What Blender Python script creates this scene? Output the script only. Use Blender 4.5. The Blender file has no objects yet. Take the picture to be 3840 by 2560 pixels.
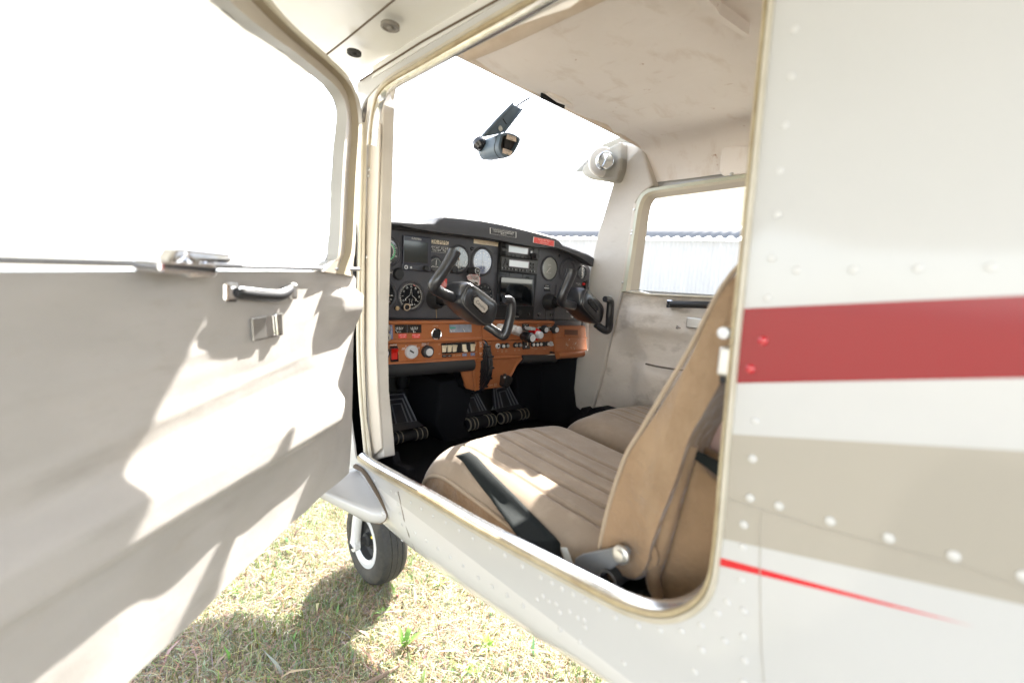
import bpy, bmesh, math, random
import numpy as np
from mathutils import Matrix, Vector
random.seed(7); np.random.seed(7)
R = math.radians
SC = bpy.context.scene
COL = SC.collection
H = 1.35                                     # camera height above the grass; everything is built about the camera, then lifted by H

# ------------------------------------------------------------------ camera
CX, CY = 1920.0, 1280.0                      # photograph is 3840 x 2560
def _axes(x1, y1, x2, y2):                   # forward and lateral vanishing points of the aircraft
    f = math.sqrt(-((x1-CX)*(x2-CX)+(y1-CY)*(y2-CY)))
    X = Vector((x1-CX, y1-CY, f)).normalized(); Y = -Vector((x2-CX, y2-CY, f)).normalized()
    return f, X, Y, X.cross(Y)
FPX, AX, AY, AZ = _axes(300, 965, 3750, 1221)
cam = bpy.data.cameras.new('camera'); camo = bpy.data.objects.new('camera', cam); COL.objects.link(camo)
cam.sensor_width = 36.0; cam.lens = FPX*36/3840; cam.clip_start = 0.02; cam.clip_end = 2000
right = Vector((AX[0], AY[0], AZ[0])); up = -Vector((AX[1], AY[1], AZ[1])); back = -Vector((AX[2], AY[2], AZ[2]))
camo.matrix_world = Matrix.Translation((0, 0, H)) @ Matrix((right, up, back)).transposed().to_4x4()
cam.dof.use_dof = True; cam.dof.focus_distance = 1.35; cam.dof.aperture_fstop = 2.4
SC.camera = camo

# ------------------------------------------------------------------ light
SUN_EL = R(45.3); SUN_DIR = Vector((0.478, -0.878, 0)).normalized()      # horizontal direction towards the sun
w = bpy.data.worlds.new('World'); SC.world = w; w.use_nodes = True
nt = w.node_tree; nt.nodes.clear()
sky = nt.nodes.new('ShaderNodeTexSky'); sky.sky_type = 'NISHITA'; sky.sun_disc = False
sky.sun_elevation = SUN_EL; sky.sun_rotation = math.atan2(SUN_DIR.x, SUN_DIR.y)
sky.dust_density = 1.2; sky.air_density = 1.0; sky.ozone_density = 1.5
hsv = nt.nodes.new('ShaderNodeHueSaturation'); hsv.inputs['Saturation'].default_value = 0.42
bg = nt.nodes.new('ShaderNodeBackground'); bg.inputs['Strength'].default_value = 0.15
wo = nt.nodes.new('ShaderNodeOutputWorld')
nt.links.new(sky.outputs[0], hsv.inputs['Color']); nt.links.new(hsv.outputs[0], bg.inputs[0]); nt.links.new(bg.outputs[0], wo.inputs[0])
sl = bpy.data.lights.new('sun', 'SUN'); sl.energy = 4.2; sl.angle = R(0.53); sl.color = (1, 0.955, 0.89)
so = bpy.data.objects.new('sun', sl); COL.objects.link(so)
so.rotation_euler = Vector((SUN_DIR.x*math.cos(SUN_EL), SUN_DIR.y*math.cos(SUN_EL), math.sin(SUN_EL))).to_track_quat('Z', 'Y').to_euler()
so.location = (0, 0, 6)
vs = SC.view_settings; vs.view_transform = 'Standard'; vs.look = 'None'; vs.gamma = 1; vs.use_curve_mapping = False
vs.exposure = 2.95
SC.cycles.max_bounces = 14; SC.cycles.diffuse_bounces = 12; SC.cycles.transparent_max_bounces = 12
SC.cycles.caustics_reflective = False; SC.cycles.caustics_refractive = False
SC.cycles.use_denoising = True

# ------------------------------------------------------------------ pixel -> place
def zf(ox, oy, s): return lambda u, v: (ox+u*s, oy+v*s)
S_ = lambda u, v: (u, v)
D = zf(0, 0, 3840/2352)
A = zf(1400, 800, 900/2352); B = zf(1400, 1150, 900/2352)
C1 = zf(1400, 850, 300/2352); C2 = zf(1400, 1030, 300/2352); C3 = zf(1400, 1190, 450/2352)
C4 = zf(1640, 880, 300/2352); C5 = zf(1850, 900, 375/2352); C6 = zf(1800, 1180, 450/2352)
DH = zf(500, 850, 900/2352); E6 = zf(1900, 1500, 1000/1742); F4 = zf(2100, 500, 0.7656); G5 = zf(1700, 300, 800/2352)
W0 = zf(0, 0, 1400/2352); T2 = zf(800, 0, 1200/2352); T3 = zf(1700, 0, 1200/2352); K8 = zf(2600, 1700, 1240/2261); K7 = zf(1400, 2000, 1300/2352)
L5 = zf(1200, 1600, 900/2352); J7 = zf(2600, 900, 1240/2351); N0 = zf(2700, 0, 1140/1986)
def ray(p):
    d = Vector((p[0]-CX, p[1]-CY, FPX)); return Vector((AX.dot(d), AY.dot(d), AZ.dot(d)))
def PX(p, x): r = ray(p); return r*(x/r.x)
def PY(p, y): r = ray(p); return r*(y/r.y)
def PZ(p, z): r = ray(p); return r*(z/r.z)

# ------------------------------------------------------------------ materials
MATS = {}
def mat(name, col, rough=0.6, metal=0.0, var=None, bump=None, coat=0.0, spec=0.5, weave=None, sheen=0.0):
    """var=(scale, amount, colour2[, stretch]) mottles the colour; bump=(scale, strength); weave=(scale,strength)"""
    if name in MATS: return MATS[name]
    m = bpy.data.materials.new(name); m.use_nodes = True; t = m.node_tree; b = t.nodes['Principled BSDF']
    b.inputs['Base Color'].default_value = (*col, 1); b.inputs['Roughness'].default_value = rough; b.inputs['Metallic'].default_value = metal
    b.inputs['Coat Weight'].default_value = coat; b.inputs['Coat Roughness'].default_value = 0.05
    b.inputs['Specular IOR Level'].default_value = spec
    if sheen: b.inputs['Sheen Weight'].default_value = sheen; b.inputs['Sheen Roughness'].default_value = 0.4
    tc = t.nodes.new('ShaderNodeTexCoord')
    src = None
    if var:
        vs_ = var if isinstance(var[0], (tuple, list)) else (var,)
        last = None
        for v in vs_:
            mp = t.nodes.new('ShaderNodeMapping'); t.links.new(tc.outputs['Object'], mp.inputs[0])
            if len(v) > 3: mp.inputs['Scale'].default_value = v[3]
            n = t.nodes.new('ShaderNodeTexNoise'); n.inputs['Scale'].default_value = v[0]; n.inputs['Detail'].default_value = 6; n.inputs['Roughness'].default_value = 0.6
            t.links.new(mp.outputs[0], n.inputs['Vector'])
            cr = t.nodes.new('ShaderNodeMapRange'); cr.inputs[1].default_value = v[4] if len(v) > 4 else 0.4; cr.inputs[2].default_value = v[5] if len(v) > 5 else 0.72; cr.inputs[4].default_value = v[1]
            t.links.new(n.outputs[0], cr.inputs[0])
            mx = t.nodes.new('ShaderNodeMix'); mx.data_type = 'RGBA'
            t.links.new(cr.outputs[0], mx.inputs[0])
            if last: t.links.new(last, mx.inputs[6])
            else: mx.inputs[6].default_value = (*col, 1)
            mx.inputs[7].default_value = (*v[2], 1); last = mx.outputs[2]
        t.links.new(last, b.inputs['Base Color'])
    hs = []
    if bump:
        n = t.nodes.new('ShaderNodeTexNoise'); n.inputs['Scale'].default_value = bump[0]; n.inputs['Detail'].default_value = 5
        t.links.new(tc.outputs['Object'], n.inputs['Vector']); hs.append((n.outputs[0], bump[1], bump[2] if len(bump) > 2 else 0.004))
    if weave:
        n = t.nodes.new('ShaderNodeTexNoise'); n.inputs['Scale'].default_value = weave[0]; n.inputs['Detail'].default_value = 2
        t.links.new(tc.outputs['Object'], n.inputs['Vector']); hs.append((n.outputs[0], weave[1], 0.001))
    prev = None
    for o, s, dist in hs:
        bp = t.nodes.new('ShaderNodeBump'); bp.inputs['Strength'].default_value = s; bp.inputs['Distance'].default_value = dist
        t.links.new(o, bp.inputs['Height'])
        if prev: t.links.new(prev, bp.inputs['Normal'])
        prev = bp.outputs[0]
    if prev: t.links.new(prev, b.inputs['Normal'])
    MATS[name] = m; return m
def glass(name, tint=(1, 1, 1), refl=1.0, ior=1.25):
    m = bpy.data.materials.new(name); m.use_nodes = True; t = m.node_tree; t.nodes.clear()
    o = t.nodes.new('ShaderNodeOutputMaterial'); tr = t.nodes.new('ShaderNodeBsdfTransparent'); tr.inputs[0].default_value = (*tint, 1)
    g = t.nodes.new('ShaderNodeBsdfGlossy'); g.inputs['Roughness'].default_value = 0.02; g.inputs[0].default_value = (refl, refl, refl, 1)
    fr = t.nodes.new('ShaderNodeFresnel'); fr.inputs[0].default_value = ior; mx = t.nodes.new('ShaderNodeMixShader')
    t.links.new(fr.outputs[0], mx.inputs[0]); t.links.new(tr.outputs[0], mx.inputs[1]); t.links.new(g.outputs[0], mx.inputs[2]); t.links.new(mx.outputs[0], o.inputs[0])
    MATS[name] = m; return m

white = mat('white_paint', (.58, .57, .555), .22, var=((6, .25, (.54, .525, .50)), (40, .12, (.60, .54, .45), (1, 1, 1), .6, .8)), coat=.4)
wingwhite = mat('wing_paint', (.72, .715, .69), .35, var=((5, .5, (.66, .64, .55)), (70, .5, (.35, .32, .25), (1, 1, 1), .68, .85)))
ivory = mat('white_rivet_paint', (.50, .495, .485), .22, coat=.1)
ivoryb = mat('pale_rivet_paint', (.48, .47, .45), .22, coat=.1)
farcl = mat('far_door_cloth', (.70, .645, .58), .95, var=((4.5, .7, (.55, .49, .42), (1, 1, 1.8)), (9, .8, (.30, .255, .21), (1, 1, 1.6), .54, .74), (40, .5, (.28, .23, .18), (1, 1, 1), .66, .8)), bump=(7, .8, .02), weave=(800, .3), sheen=.2)
pillcl = mat('pillar_cloth', (.56, .52, .46), .95, var=((5, .55, (.49, .44, .375), (1, 1, 2.2)), (16, .5, (.34, .285, .23), (1, 1, 1.5), .62, .82)), bump=(8, .5, .012), weave=(800, .3), sheen=.2)
ventcl = mat('vent_housing', (.34, .32, .275), .85, var=(20, .5, (.25, .23, .19)))
beigep = mat('beige_rivet_paint', (.52, .47, .38), .3, coat=.3)
redp = mat('red_rivet_paint', (.40, .006, .015), .15, coat=.6)
khaki = mat('khaki_seal', (.52, .47, .34), .55, var=(30, .6, (.40, .33, .21)), bump=(200, .2))
brass = mat('worn_gold_strip', (.36, .29, .17), .42, .2, var=((35, .8, (.20, .14, .075)), (7, .4, (.50, .45, .34))))
alu = mat('bare_aluminium', (.80, .80, .80), .2, .9, var=(60, .5, (.45, .43, .40)))
chrome = mat('chrome', (.88, .88, .90), .06, 1.0)
steel = mat('steel', (.55, .54, .52), .35, .9)
cream = mat('cream_paint', (.66, .61, .50), .4, var=(14, .5, (.54, .48, .36)))
cover = mat('cream_plastic', (.56, .50, .42), .45, var=((9, .5, (.48, .42, .34)), (120, .4, (.30, .25, .19), (1, 1, 1), .7, .8)))
cloth = mat('headliner_cloth', (.83, .775, .725), .95, var=((3.5, .6, (.75, .685, .62)), (11, .5, (.60, .49, .40), (1, 2.5, 1), .6, .8), (26, .8, (.34, .17, .075), (1, 1, 1), .68, .74), (8, .5, (.58, .47, .37), (2.5, 1, 1), .55, .75)), bump=(5, .5, .012), weave=(900, .25), sheen=.2)
doorcl = mat('door_cloth', (.45, .42, .388), .95, var=((4, .7, (.36, .335, .305), (1, 1, 2.5)), (9, .6, (.30, .27, .235), (.6, .6, 2.2), .52, .72), (22, .4, (.36, .30, .235), (1, 1, 1.6), .6, .8), (60, .35, (.27, .22, .16), (1, 1, 1), .68, .8)), bump=(9, .22, .008), weave=(800, .3), sheen=.2)
wallcl = mat('side_cloth', (.78, .72, .65), .95, var=((5, .55, (.64, .57, .49), (1, 1, 2.2)), (16, .5, (.38, .32, .26), (1, 1, 1.5), .62, .82)), bump=(8, .5, .012), weave=(800, .3), sheen=.2)
padroll = mat('brown_pad_cloth', (.70, .60, .49), .95, var=(14, .7, (.55, .42, .30)), weave=(700, .3))
velour = mat('tan_velour', (.30, .232, .168), .95, var=((7, .75, (.205, .155, .11)), (30, .5, (.38, .305, .23), (1, 1, 1), .5, .75), (16, .5, (.22, .16, .11), (1, .4, 1), .6, .8)), bump=(30, .25, .004), weave=(1200, .3), sheen=.35)
velour2 = mat('tan_velour_side', (.285, .185, .108), .95, var=((9, .8, (.205, .128, .07)), (13, .6, (.38, .27, .17), (1, 1, .35), .5, .7), (40, .5, (.20, .125, .07), (1, 1, 1), .62, .8)), bump=(11, .9, .03), weave=(1200, .3), sheen=.3)
velourdark = mat('tan_velour_seam', (.20, .135, .085), .95)
piping = mat('tan_piping', (.36, .28, .20), .8, var=(40, .5, (.36, .26, .17)))
pink = mat('pink_lining', (.52, .36, .32), .95, var=(40, .5, (.42, .28, .25)))
carpet = mat('black_carpet', (.016, .016, .018), 1.0, var=(300, .6, (.022, .022, .024)), bump=(400, .6, .003), spec=.1)
dark = mat('dark_structure', (.035, .034, .032), .8, var=(12, .6, (.016, .016, .016)))
greymetal = mat('grey_firewall', (.11, .105, .095), .6, var=(10, .6, (.05, .05, .046)))
blackp = mat('black_panel', (.058, .057, .064), .50, var=(50, .5, (.075, .074, .08)), bump=(600, .2, .001))
blackg = mat('black_glareshield', (.040, .040, .044), .55, var=(20, .5, (.045, .045, .048)), bump=(900, .3, .001))
blacks = mat('black_gloss', (.012, .012, .014), .22, coat=.3)
blackm = mat('black_matt', (.010, .010, .011), .7)
blackr = mat('black_rubber', (.02, .02, .021), .55)
yokem = mat('black_yoke_plastic', (.020, .021, .024), .28, var=(60, .5, (.032, .033, .036)), bump=(250, .12, .001), coat=.25)
radiog = mat('radio_grey', (.045, .044, .042), .5)
dialm = mat('dial_black', (.014, .015, .017), .12, coat=.8)
dialg = mat('dial_grey', (.075, .085, .09), .12, coat=.8)
dialb = mat('dial_sky_reflection', (.17, .19, .28), .10, coat=1.0, var=(20, .5, (.25, .27, .36)))
dialc = mat('dial_pale', (.25, .25, .22), .15, coat=.8, var=(40, .6, (.16, .16, .14)))
screen = mat('screen_dark', (.028, .034, .034), .12, coat=.3)
screenb = mat('screen_black', (.006, .007, .008), .05, coat=.8)
lcd = mat('pale_lcd', (.62, .65, .66), .2, coat=.3)
brown = mat('brown_plastic', (.365, .122, .043), .42, var=((12, .5, (.26, .078, .021)), (60, .4, (.38, .14, .05)), (90, .5, (.12, .04, .015), (1, 1, 1), .68, .8)), bump=(250, .25, .001))
brownd = mat('brown_groove_shade', (.10, .030, .010), .6)  # darker brown stands in for shade in grooves and recesses
print_w = mat('white_print', (.74, .72, .68), .6)
print_c = mat('worn_print', (.55, .42, .30), .7)
print_k = mat('black_print', (.02, .02, .02), .6)
redlab = mat('red_placard', (.68, .045, .035), .5, var=(120, .4, (.74, .20, .16)))
creamlab = mat('cream_placard', (.72, .62, .46), .6, var=(60, .5, (.60, .46, .30)))
blacklab = mat('black_placard', (.016, .014, .016), .4)
bluelab = mat('blue_tape', (.12, .16, .30), .4, var=(150, .6, (.4, .44, .55)))
green = mat('green_mark', (.05, .42, .16), .5)
redk = mat('red_knob', (.62, .012, .014), .25, coat=.3)
redsw = mat('red_switch', (.60, .016, .010), .28, coat=.4)
switch = mat('cream_switch', (.74, .64, .46), .4)
silver = mat('silver_cap', (.60, .60, .61), .3, .1)
yellow = mat('yellow_cap', (.75, .58, .03), .4)
belt = mat('black_belt_webbing', (.012, .0145, .0145), .85, var=(60, .4, (.02, .024, .024)), bump=(700, .4, .001), spec=.15)
greyplate = mat('grey_steel_plate', (.24, .245, .25), .35, .3, var=(30, .4, (.18, .185, .19)))
tyre = mat('tyre_rubber', (.018, .018, .018), .75, var=((9, .6, (.036, .033, .028)), (60, .4, (.05, .045, .037))), bump=(120, .2, .002))
tyrewall = mat('dusty_tyre_wall', (.030, .028, .024), .85, var=(14, .7, (.085, .072, .052)))
compassm = mat('compass_blue_grey', (.085, .12, .155), .45, var=(50, .5, (.11, .15, .19)))
chromev = mat('vent_metal', (.75, .78, .80), .12, .9)
corr = mat('corrugated_metal', (.36, .355, .355), .6, .0, var=((2, .5, (.30, .295, .29), (1, 1, .3)), (9, .4, (.42, .41, .40), (1, 1, .1))))
corrd = mat('eaves_metal', (.16, .16, .165), .9, spec=.1)
clear = glass('clear_acrylic', (.985, .99, .99), .6, 1.08)
clearg = glass('gauge_glass', (.99, .99, .99), .8, 1.3)

# ------------------------------------------------------------------ builders
WM = {}                                      # world matrix of every object built so far
TOPS = []
def _link(o, parent, mw=None):
    COL.objects.link(o)
    mw = mw or Matrix.Identity(4)
    WM[o] = mw; o.matrix_basis = mw
    if parent is not None:
        o.parent = parent; o.matrix_parent_inverse = WM[parent].inverted()
    else: TOPS.append(o)
    return o
def tag(o, label=None, cat=None, group=None, kind=None):
    if label: o['label'] = label
    if cat: o['category'] = cat
    if group: o['group'] = group
    if kind: o['kind'] = kind
    return o
def thing(name, label, cat, base, group=None):
    o = bpy.data.objects.new(name, None); o.empty_display_size = 0.05
    _link(o, None, Matrix.Translation(base)); return tag(o, label, cat, group)
def mesh(name, V, F, m, parent=None, smooth=False, mids=None, bevel=0, sub=0, solid=0, autos=None):
    me = bpy.data.meshes.new(name); me.from_pydata([tuple(v) for v in V], [], F); me.update()
    for mm in (m if isinstance(m, (list, tuple)) else [m]): me.materials.append(mm)
    if mids is not None: me.polygons.foreach_set('material_index', mids)
    bm = bmesh.new(); bm.from_mesh(me); bmesh.ops.recalc_face_normals(bm, faces=bm.faces); bm.to_mesh(me); bm.free()
    if smooth: me.polygons.foreach_set('use_smooth', [True]*len(me.polygons))
    o = bpy.data.objects.new(name, me); _link(o, parent)
    if solid: md = o.modifiers.new('s', 'SOLIDIFY'); md.thickness = solid; md.offset = 0
    if bevel: md = o.modifiers.new('b', 'BEVEL'); md.width = bevel; md.segments = 2; md.limit_method = 'ANGLE'; md.angle_limit = R(35)
    if sub: md = o.modifiers.new('u', 'SUBSURF'); md.levels = sub; md.render_levels = sub
    if autos:
        me.polygons.foreach_set('use_smooth', [True]*len(me.polygons)); me.set_sharp_from_angle(angle=R(autos))
    return o
def inst(src, parent, mw):
    o = bpy.data.objects.new(src.name.split('.')[0], src.data); return _link(o, parent, mw)
def plate(name, P, vec, m, parent, bevel=0.0, smooth=False):
    """polygon P (3D list) pushed along vec"""
    n = len(P); vec = Vector(vec); P = [Vector(p) for p in P]
    V = P+[p+vec for p in P]
    F = [list(range(n)), list(range(2*n-1, n-1, -1))]+[[i, (i+1) % n, n+(i+1) % n, n+i] for i in range(n)]
    return mesh(name, V, F, m, parent, smooth, bevel=bevel)
def box(name, c, s, m, parent, bevel=0.0, axes=None):
    ax = axes or (Vector((1, 0, 0)), Vector((0, 1, 0)), Vector((0, 0, 1))); c = Vector(c)
    V = [c+ax[0]*(s[0]/2*i)+ax[1]*(s[1]/2*j)+ax[2]*(s[2]/2*k) for i in (-1, 1) for j in (-1, 1) for k in (-1, 1)]
    F = [[0, 1, 3, 2], [4, 6, 7, 5], [0, 4, 5, 1], [2, 3, 7, 6], [0, 2, 6, 4], [1, 5, 7, 3]]
    return mesh(name, V, F, m, parent, bevel=bevel)
def smoothpath(P, n=6, closed=False):
    P = [Vector(p) for p in P]; out = []; N = len(P)
    for i in range(N if closed else N-1):
        p0 = P[(i-1) % N] if closed or i else P[0]*2-P[1]; p1 = P[i]; p2 = P[(i+1) % N]
        p3 = P[(i+2) % N] if closed or i+2 < N else P[-1]*2-P[-2]
        for k in range(n):
            t = k/n; out.append(0.5*((2*p1)+(p2-p0)*t+(2*p0-5*p1+4*p2-p3)*t*t+(3*p1-p0-3*p2+p3)*t**3))
    if not closed: out.append(P[-1])
    return out
def tube(name, P, r, m, parent, seg=10, smooth=0, flat=None, cap=True, taper=True):
    """round (or flattened) rod along P; r scalar or list"""
    P = [Vector(p) for p in P]
    rr = [r]*len(P) if not isinstance(r, (list, tuple)) else list(r)
    if smooth:
        Q = smoothpath([(*p, ) for p in P], smooth); rq = []
        for i in range(len(P)-1):
            for k in range(smooth): rq.append(rr[i]+(rr[i+1]-rr[i])*k/smooth)
        rq.append(rr[-1]); P, rr = Q, rq
    V = []; F = []; N = len(P)
    t0 = (P[1]-P[0]).normalized(); u = t0.orthogonal().normalized()
    if flat: u = (Vector(flat)-t0*t0.dot(Vector(flat))).normalized()
    for i in range(N):
        t = (P[min(i+1, N-1)]-P[max(i-1, 0)]).normalized(); u = (u-t*t.dot(u)).normalized(); v = t.cross(u)
        for k in range(seg):
            a = 2*math.pi*k/seg; V.append(P[i]+u*(math.cos(a)*rr[i])+v*(math.sin(a)*rr[i]))
    for i in range(N-1):
        for k in range(seg): F.append([i*seg+k, i*seg+(k+1) % seg, (i+1)*seg+(k+1) % seg, (i+1)*seg+k])
    if cap: F += [list(range(seg)), [(N-1)*seg+k for k in range(seg)]]
    return mesh(name, V, F, m, parent, autos=50)
def lathe(name, prof, c, axis, m, parent, seg=28, mids=None, cap=True):
    """prof [(radius, height)] turned about axis through c"""
    c = Vector(c); axis = Vector(axis).normalized(); u = axis.orthogonal().normalized(); v = axis.cross(u)
    V = []; F = []; M = []
    for r, h in prof:
        for k in range(seg):
            a = 2*math.pi*k/seg; V.append(c+axis*h+(u*math.cos(a)+v*math.sin(a))*max(r, 1e-5))
    for i in range(len(prof)-1):
        for k in range(seg):
            F.append([i*seg+k, i*seg+(k+1) % seg, (i+1)*seg+(k+1) % seg, (i+1)*seg+k]); M.append(mids[i] if mids else 0)
    if cap:
        F.append(list(range(seg))); M.append(mids[0] if mids else 0); F.append([(len(prof)-1)*seg+k for k in range(seg)]); M.append(mids[-1] if mids else 0)
    return mesh(name, V, F, m, parent, mids=M, autos=40)
def loft(name, rings, m, parent, closed=True, smooth=True, caps=False, autos=None):
    n = len(rings[0]); V = [p for r in rings for p in r]; F = []
    for i in range(len(rings)-1):
        for k in range(n if closed else n-1):
            F.append([i*n+k, i*n+(k+1) % n, (i+1)*n+(k+1) % n, (i+1)*n+k])
    if caps: F += [list(range(n)), [(len(rings)-1)*n+k for k in range(n)]]
    return mesh(name, V, F, m, parent, smooth, autos=autos)
def strip(name, P, Q, m, parent, smooth=True):
    return loft(name, [P, Q], m, parent, closed=False, smooth=smooth)
XR, XU, XN = Vector((0, -1, 0)), Vector((0, 0, 1)), Vector((-1, 0, 0))    # panel facing aft: right, up, outward
_fc = {}
TS = [1.0]                                   # lettering scale
def text(name, s, size, c, m, parent, r=XR, u=XU, n=XN, off=0.0008, align='CENTER', sx=1.0, rot=0.0):
    """flat lettering, centre c"""
    key = (s, align)
    if key not in _fc:
        cu = bpy.data.curves.new('f', 'FONT'); cu.body = s; cu.size = 1; cu.align_x = align; cu.align_y = 'CENTER'; cu.resolution_u = 2
        o = bpy.data.objects.new('f', cu); COL.objects.link(o)
        dg = bpy.context.evaluated_depsgraph_get(); me = o.evaluated_get(dg).to_mesh()
        _fc[key] = ([tuple(v.co) for v in me.vertices], [list(p.vertices) for p in me.polygons])
        o.evaluated_get(dg).to_mesh_clear(); bpy.data.objects.remove(o)
    V, F = _fc[key]
    if not V: return None
    size = size*TS[0]
    if rot:
        r, u = r*math.cos(rot)+u*math.sin(rot), u*math.cos(rot)-r*math.sin(rot)
    c = Vector(c)+n*off
    return mesh(name, [c+r*(v[0]*size*sx)+u*(v[1]*size) for v in V], F, m, parent)
def rivets(pts, m, parent, r=0.004, n=(0, 1, 0), name='rivet', hgt=.4, seg=8):
    """pts: world points on a surface with outward normal n; shared mesh"""
    if not pts: return
    proto = None; n = Vector(n).normalized()
    for p in pts:
        mw = Matrix.Translation(p) @ n.to_track_quat('Z', 'Y').to_matrix().to_4x4()
        if proto is None:
            proto = lathe(name, [(r, 0), (r*.9, r*hgt*.6), (r*.55, r*hgt*.95), (0.0001, r*hgt)], (0, 0, 0), (0, 0, 1), m, None, seg=seg)
            TOPS.remove(proto); _ = COL.objects.unlink(proto); proto.modifiers.clear()
            me = proto.data
        o = bpy.data.objects.new(name, me); _link(o, parent, mw)
    bpy.data.objects.remove(proto)
def resample(P, n):
    P = [Vector(p) for p in P]; L = [0]
    for a, b in zip(P, P[1:]): L.append(L[-1]+(b-a).length)
    out = []; j = 0
    for i in range(n):
        s = L[-1]*i/(n-1)
        while j < len(P)-2 and L[j+1] < s: j += 1
        d = L[j+1]-L[j]; out.append(P[j].lerp(P[j+1], 0 if d == 0 else min(1, (s-L[j])/d)))
    return out
def sstep(a, b, x):
    t = min(1, max(0, (x-a)/(b-a))); return t*t*(3-2*t)

# ================================================================== ground, grass, hangar
GZ = -H
gm = mat('dry_ground', (.33, .315, .28), 1.0, var=((2.2, .5, (.24, .235, .165)), (25, .6, (.39, .375, .335)), (90, .6, (.12, .09, .05))), bump=(60, .6, .03), spec=.1)
def pale_far(m):                               # farther out the ground colour turns paler, imitating overexposed glare
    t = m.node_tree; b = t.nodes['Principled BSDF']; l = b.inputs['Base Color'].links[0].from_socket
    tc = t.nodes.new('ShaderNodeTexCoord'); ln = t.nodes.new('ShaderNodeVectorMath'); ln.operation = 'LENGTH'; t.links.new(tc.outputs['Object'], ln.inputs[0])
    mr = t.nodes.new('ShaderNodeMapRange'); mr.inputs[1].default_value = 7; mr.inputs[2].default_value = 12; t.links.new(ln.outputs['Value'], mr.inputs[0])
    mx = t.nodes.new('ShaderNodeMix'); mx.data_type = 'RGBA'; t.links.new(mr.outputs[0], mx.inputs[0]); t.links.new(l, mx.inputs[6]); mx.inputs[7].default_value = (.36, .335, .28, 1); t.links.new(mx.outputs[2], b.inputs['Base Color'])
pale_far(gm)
def ground():
    xs = sorted(set([-1900, -600, -200, -60, -20]+[x*.5 for x in range(-16, 17)]+[20, 60, 200, 600, 1900])); n = len(xs)
    V = [(x, y, GZ+(.012*math.sin(x*3.1+y*1.7)+.010*math.sin(x*1.3-y*4.3)-.012 if abs(x) < 8 and abs(y) < 8 else -.02)) for x in xs for y in xs]
    F = [[i*n+j, (i+1)*n+j, (i+1)*n+j+1, i*n+j+1] for i in range(n-1) for j in range(n-1)]
    return tag(mesh('ground', V, F, gm, None, True), kind='structure')
ground()
def blades(name, n, x0, x1, y0, y1, hmin, hmax, green_share, wid, seed, kind_label, clump=True):
    rg = np.random.RandomState(seed)
    x = rg.uniform(x0, x1, n); y = rg.uniform(y0, y1, n)
    patch = .5+.5*np.sin(x*5.1+1.3*np.sin(y*4.2))*np.sin(y*6.3+1.7*np.sin(x*3.3))
    g = rg.uniform(0, 1, n) < green_share*(.35+1.3*patch)
    h = rg.uniform(hmin, hmax, n)*np.where(g, 1.25, 1.0)*(.7+.5*rg.uniform(0, 1, n)**3)
    az = rg.uniform(0, 2*np.pi, n); lean = np.where(g, rg.uniform(.15, .9, n), rg.uniform(.5, 2.6, n))
    w_ = rg.uniform(.6, 1.3, n)*wid
    dx, dy = np.cos(az), np.sin(az); px, py = -dy, dx
    z0 = np.full(n, GZ-.012)
    def P(s, wf, zf):
        return np.stack([x+dx*lean*h*s+px*w_*wf, y+dy*lean*h*s+py*w_*wf, z0+h*zf], 1)
    V = np.stack([P(0, -.5, 0), P(0, .5, 0), P(.35, .45, .6), P(.35, -.45, .6), P(1.0, .0, np.where(g, 1.0, .85))], 1).reshape(-1, 3)
    i = np.arange(n)*5
    F = np.concatenate([np.stack([i, i+1, i+2, i+3], 1).reshape(-1), np.stack([i+3, i+2, i+4], 1).reshape(-1)])
    me = bpy.data.meshes.new(name); me.vertices.add(5*n); me.vertices.foreach_set('co', V.reshape(-1))
    me.loops.add(7*n); me.loops.foreach_set('vertex_index', F.astype(np.int32)); me.polygons.add(2*n)
    ls = np.concatenate([np.arange(n)*4, 4*n+np.arange(n)*3]).astype(np.int32); me.polygons.foreach_set('loop_start', ls)
    me.update(calc_edges=True)
    dry = np.stack([rg.uniform(.30, .52, n), rg.uniform(.265, .455, n), rg.uniform(.175, .325, n)], 1)
    gr = np.stack([rg.uniform(.14, .27, n), rg.uniform(.20, .33, n), rg.uniform(.07, .14, n)], 1)
    c = np.where(g[:, None], gr, dry); br = rg.uniform(0, 1, n) < .12; c[br] = c[br]*np.array([.55, .42, .35])
    cc = np.ones((n, 5, 4)); cc[:, :, :3] = c[:, None, :]
    at = me.color_attributes.new('tint', 'FLOAT_COLOR', 'POINT'); at.data.foreach_set('color', cc.reshape(-1).astype(np.float32))
    m = MATS.get('grass_blades')
    if not m:
        m = mat('grass_blades', (.3, .3, .1), .8, spec=.2); t = m.node_tree; a = t.nodes.new('ShaderNodeVertexColor'); a.layer_name = 'tint'
        b = t.nodes['Principled BSDF']; t.links.new(a.outputs[0], b.inputs['Base Color'])
        tl = t.nodes.new('ShaderNodeBsdfTranslucent'); t.links.new(a.outputs[0], tl.inputs[0]); mx = t.nodes.new('ShaderNodeMixShader'); mx.inputs[0].default_value = .3
        t.links.new(b.outputs[0], mx.inputs[1]); t.links.new(tl.outputs[0], mx.inputs[2]); t.links.new(mx.outputs[0], t.nodes['Material Output'].inputs[0])
    me.materials.append(m); o = bpy.data.objects.new(name, me); _link(o, None)
    return tag(o, kind_label, 'grass', kind='stuff')
def grass_all():
    a = blades('dry_grass', 190000, .55, 3.4, -1.9, .75, .018, .05, .27, .0028, 3, 'short dry yellow and green grass under the aircraft')
    c = blades('near_grass', 70000, -1.6, .55, -1.9, 1.3, .018, .05, .3, .0035, 9, 'short dry grass beside the rear fuselage')
    b = blades('far_grass', 60000, -3.5, 9, -9, 6, .02, .06, .3, .012, 5, 'short dry grass of the airfield around the aircraft')
grass_all()
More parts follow.
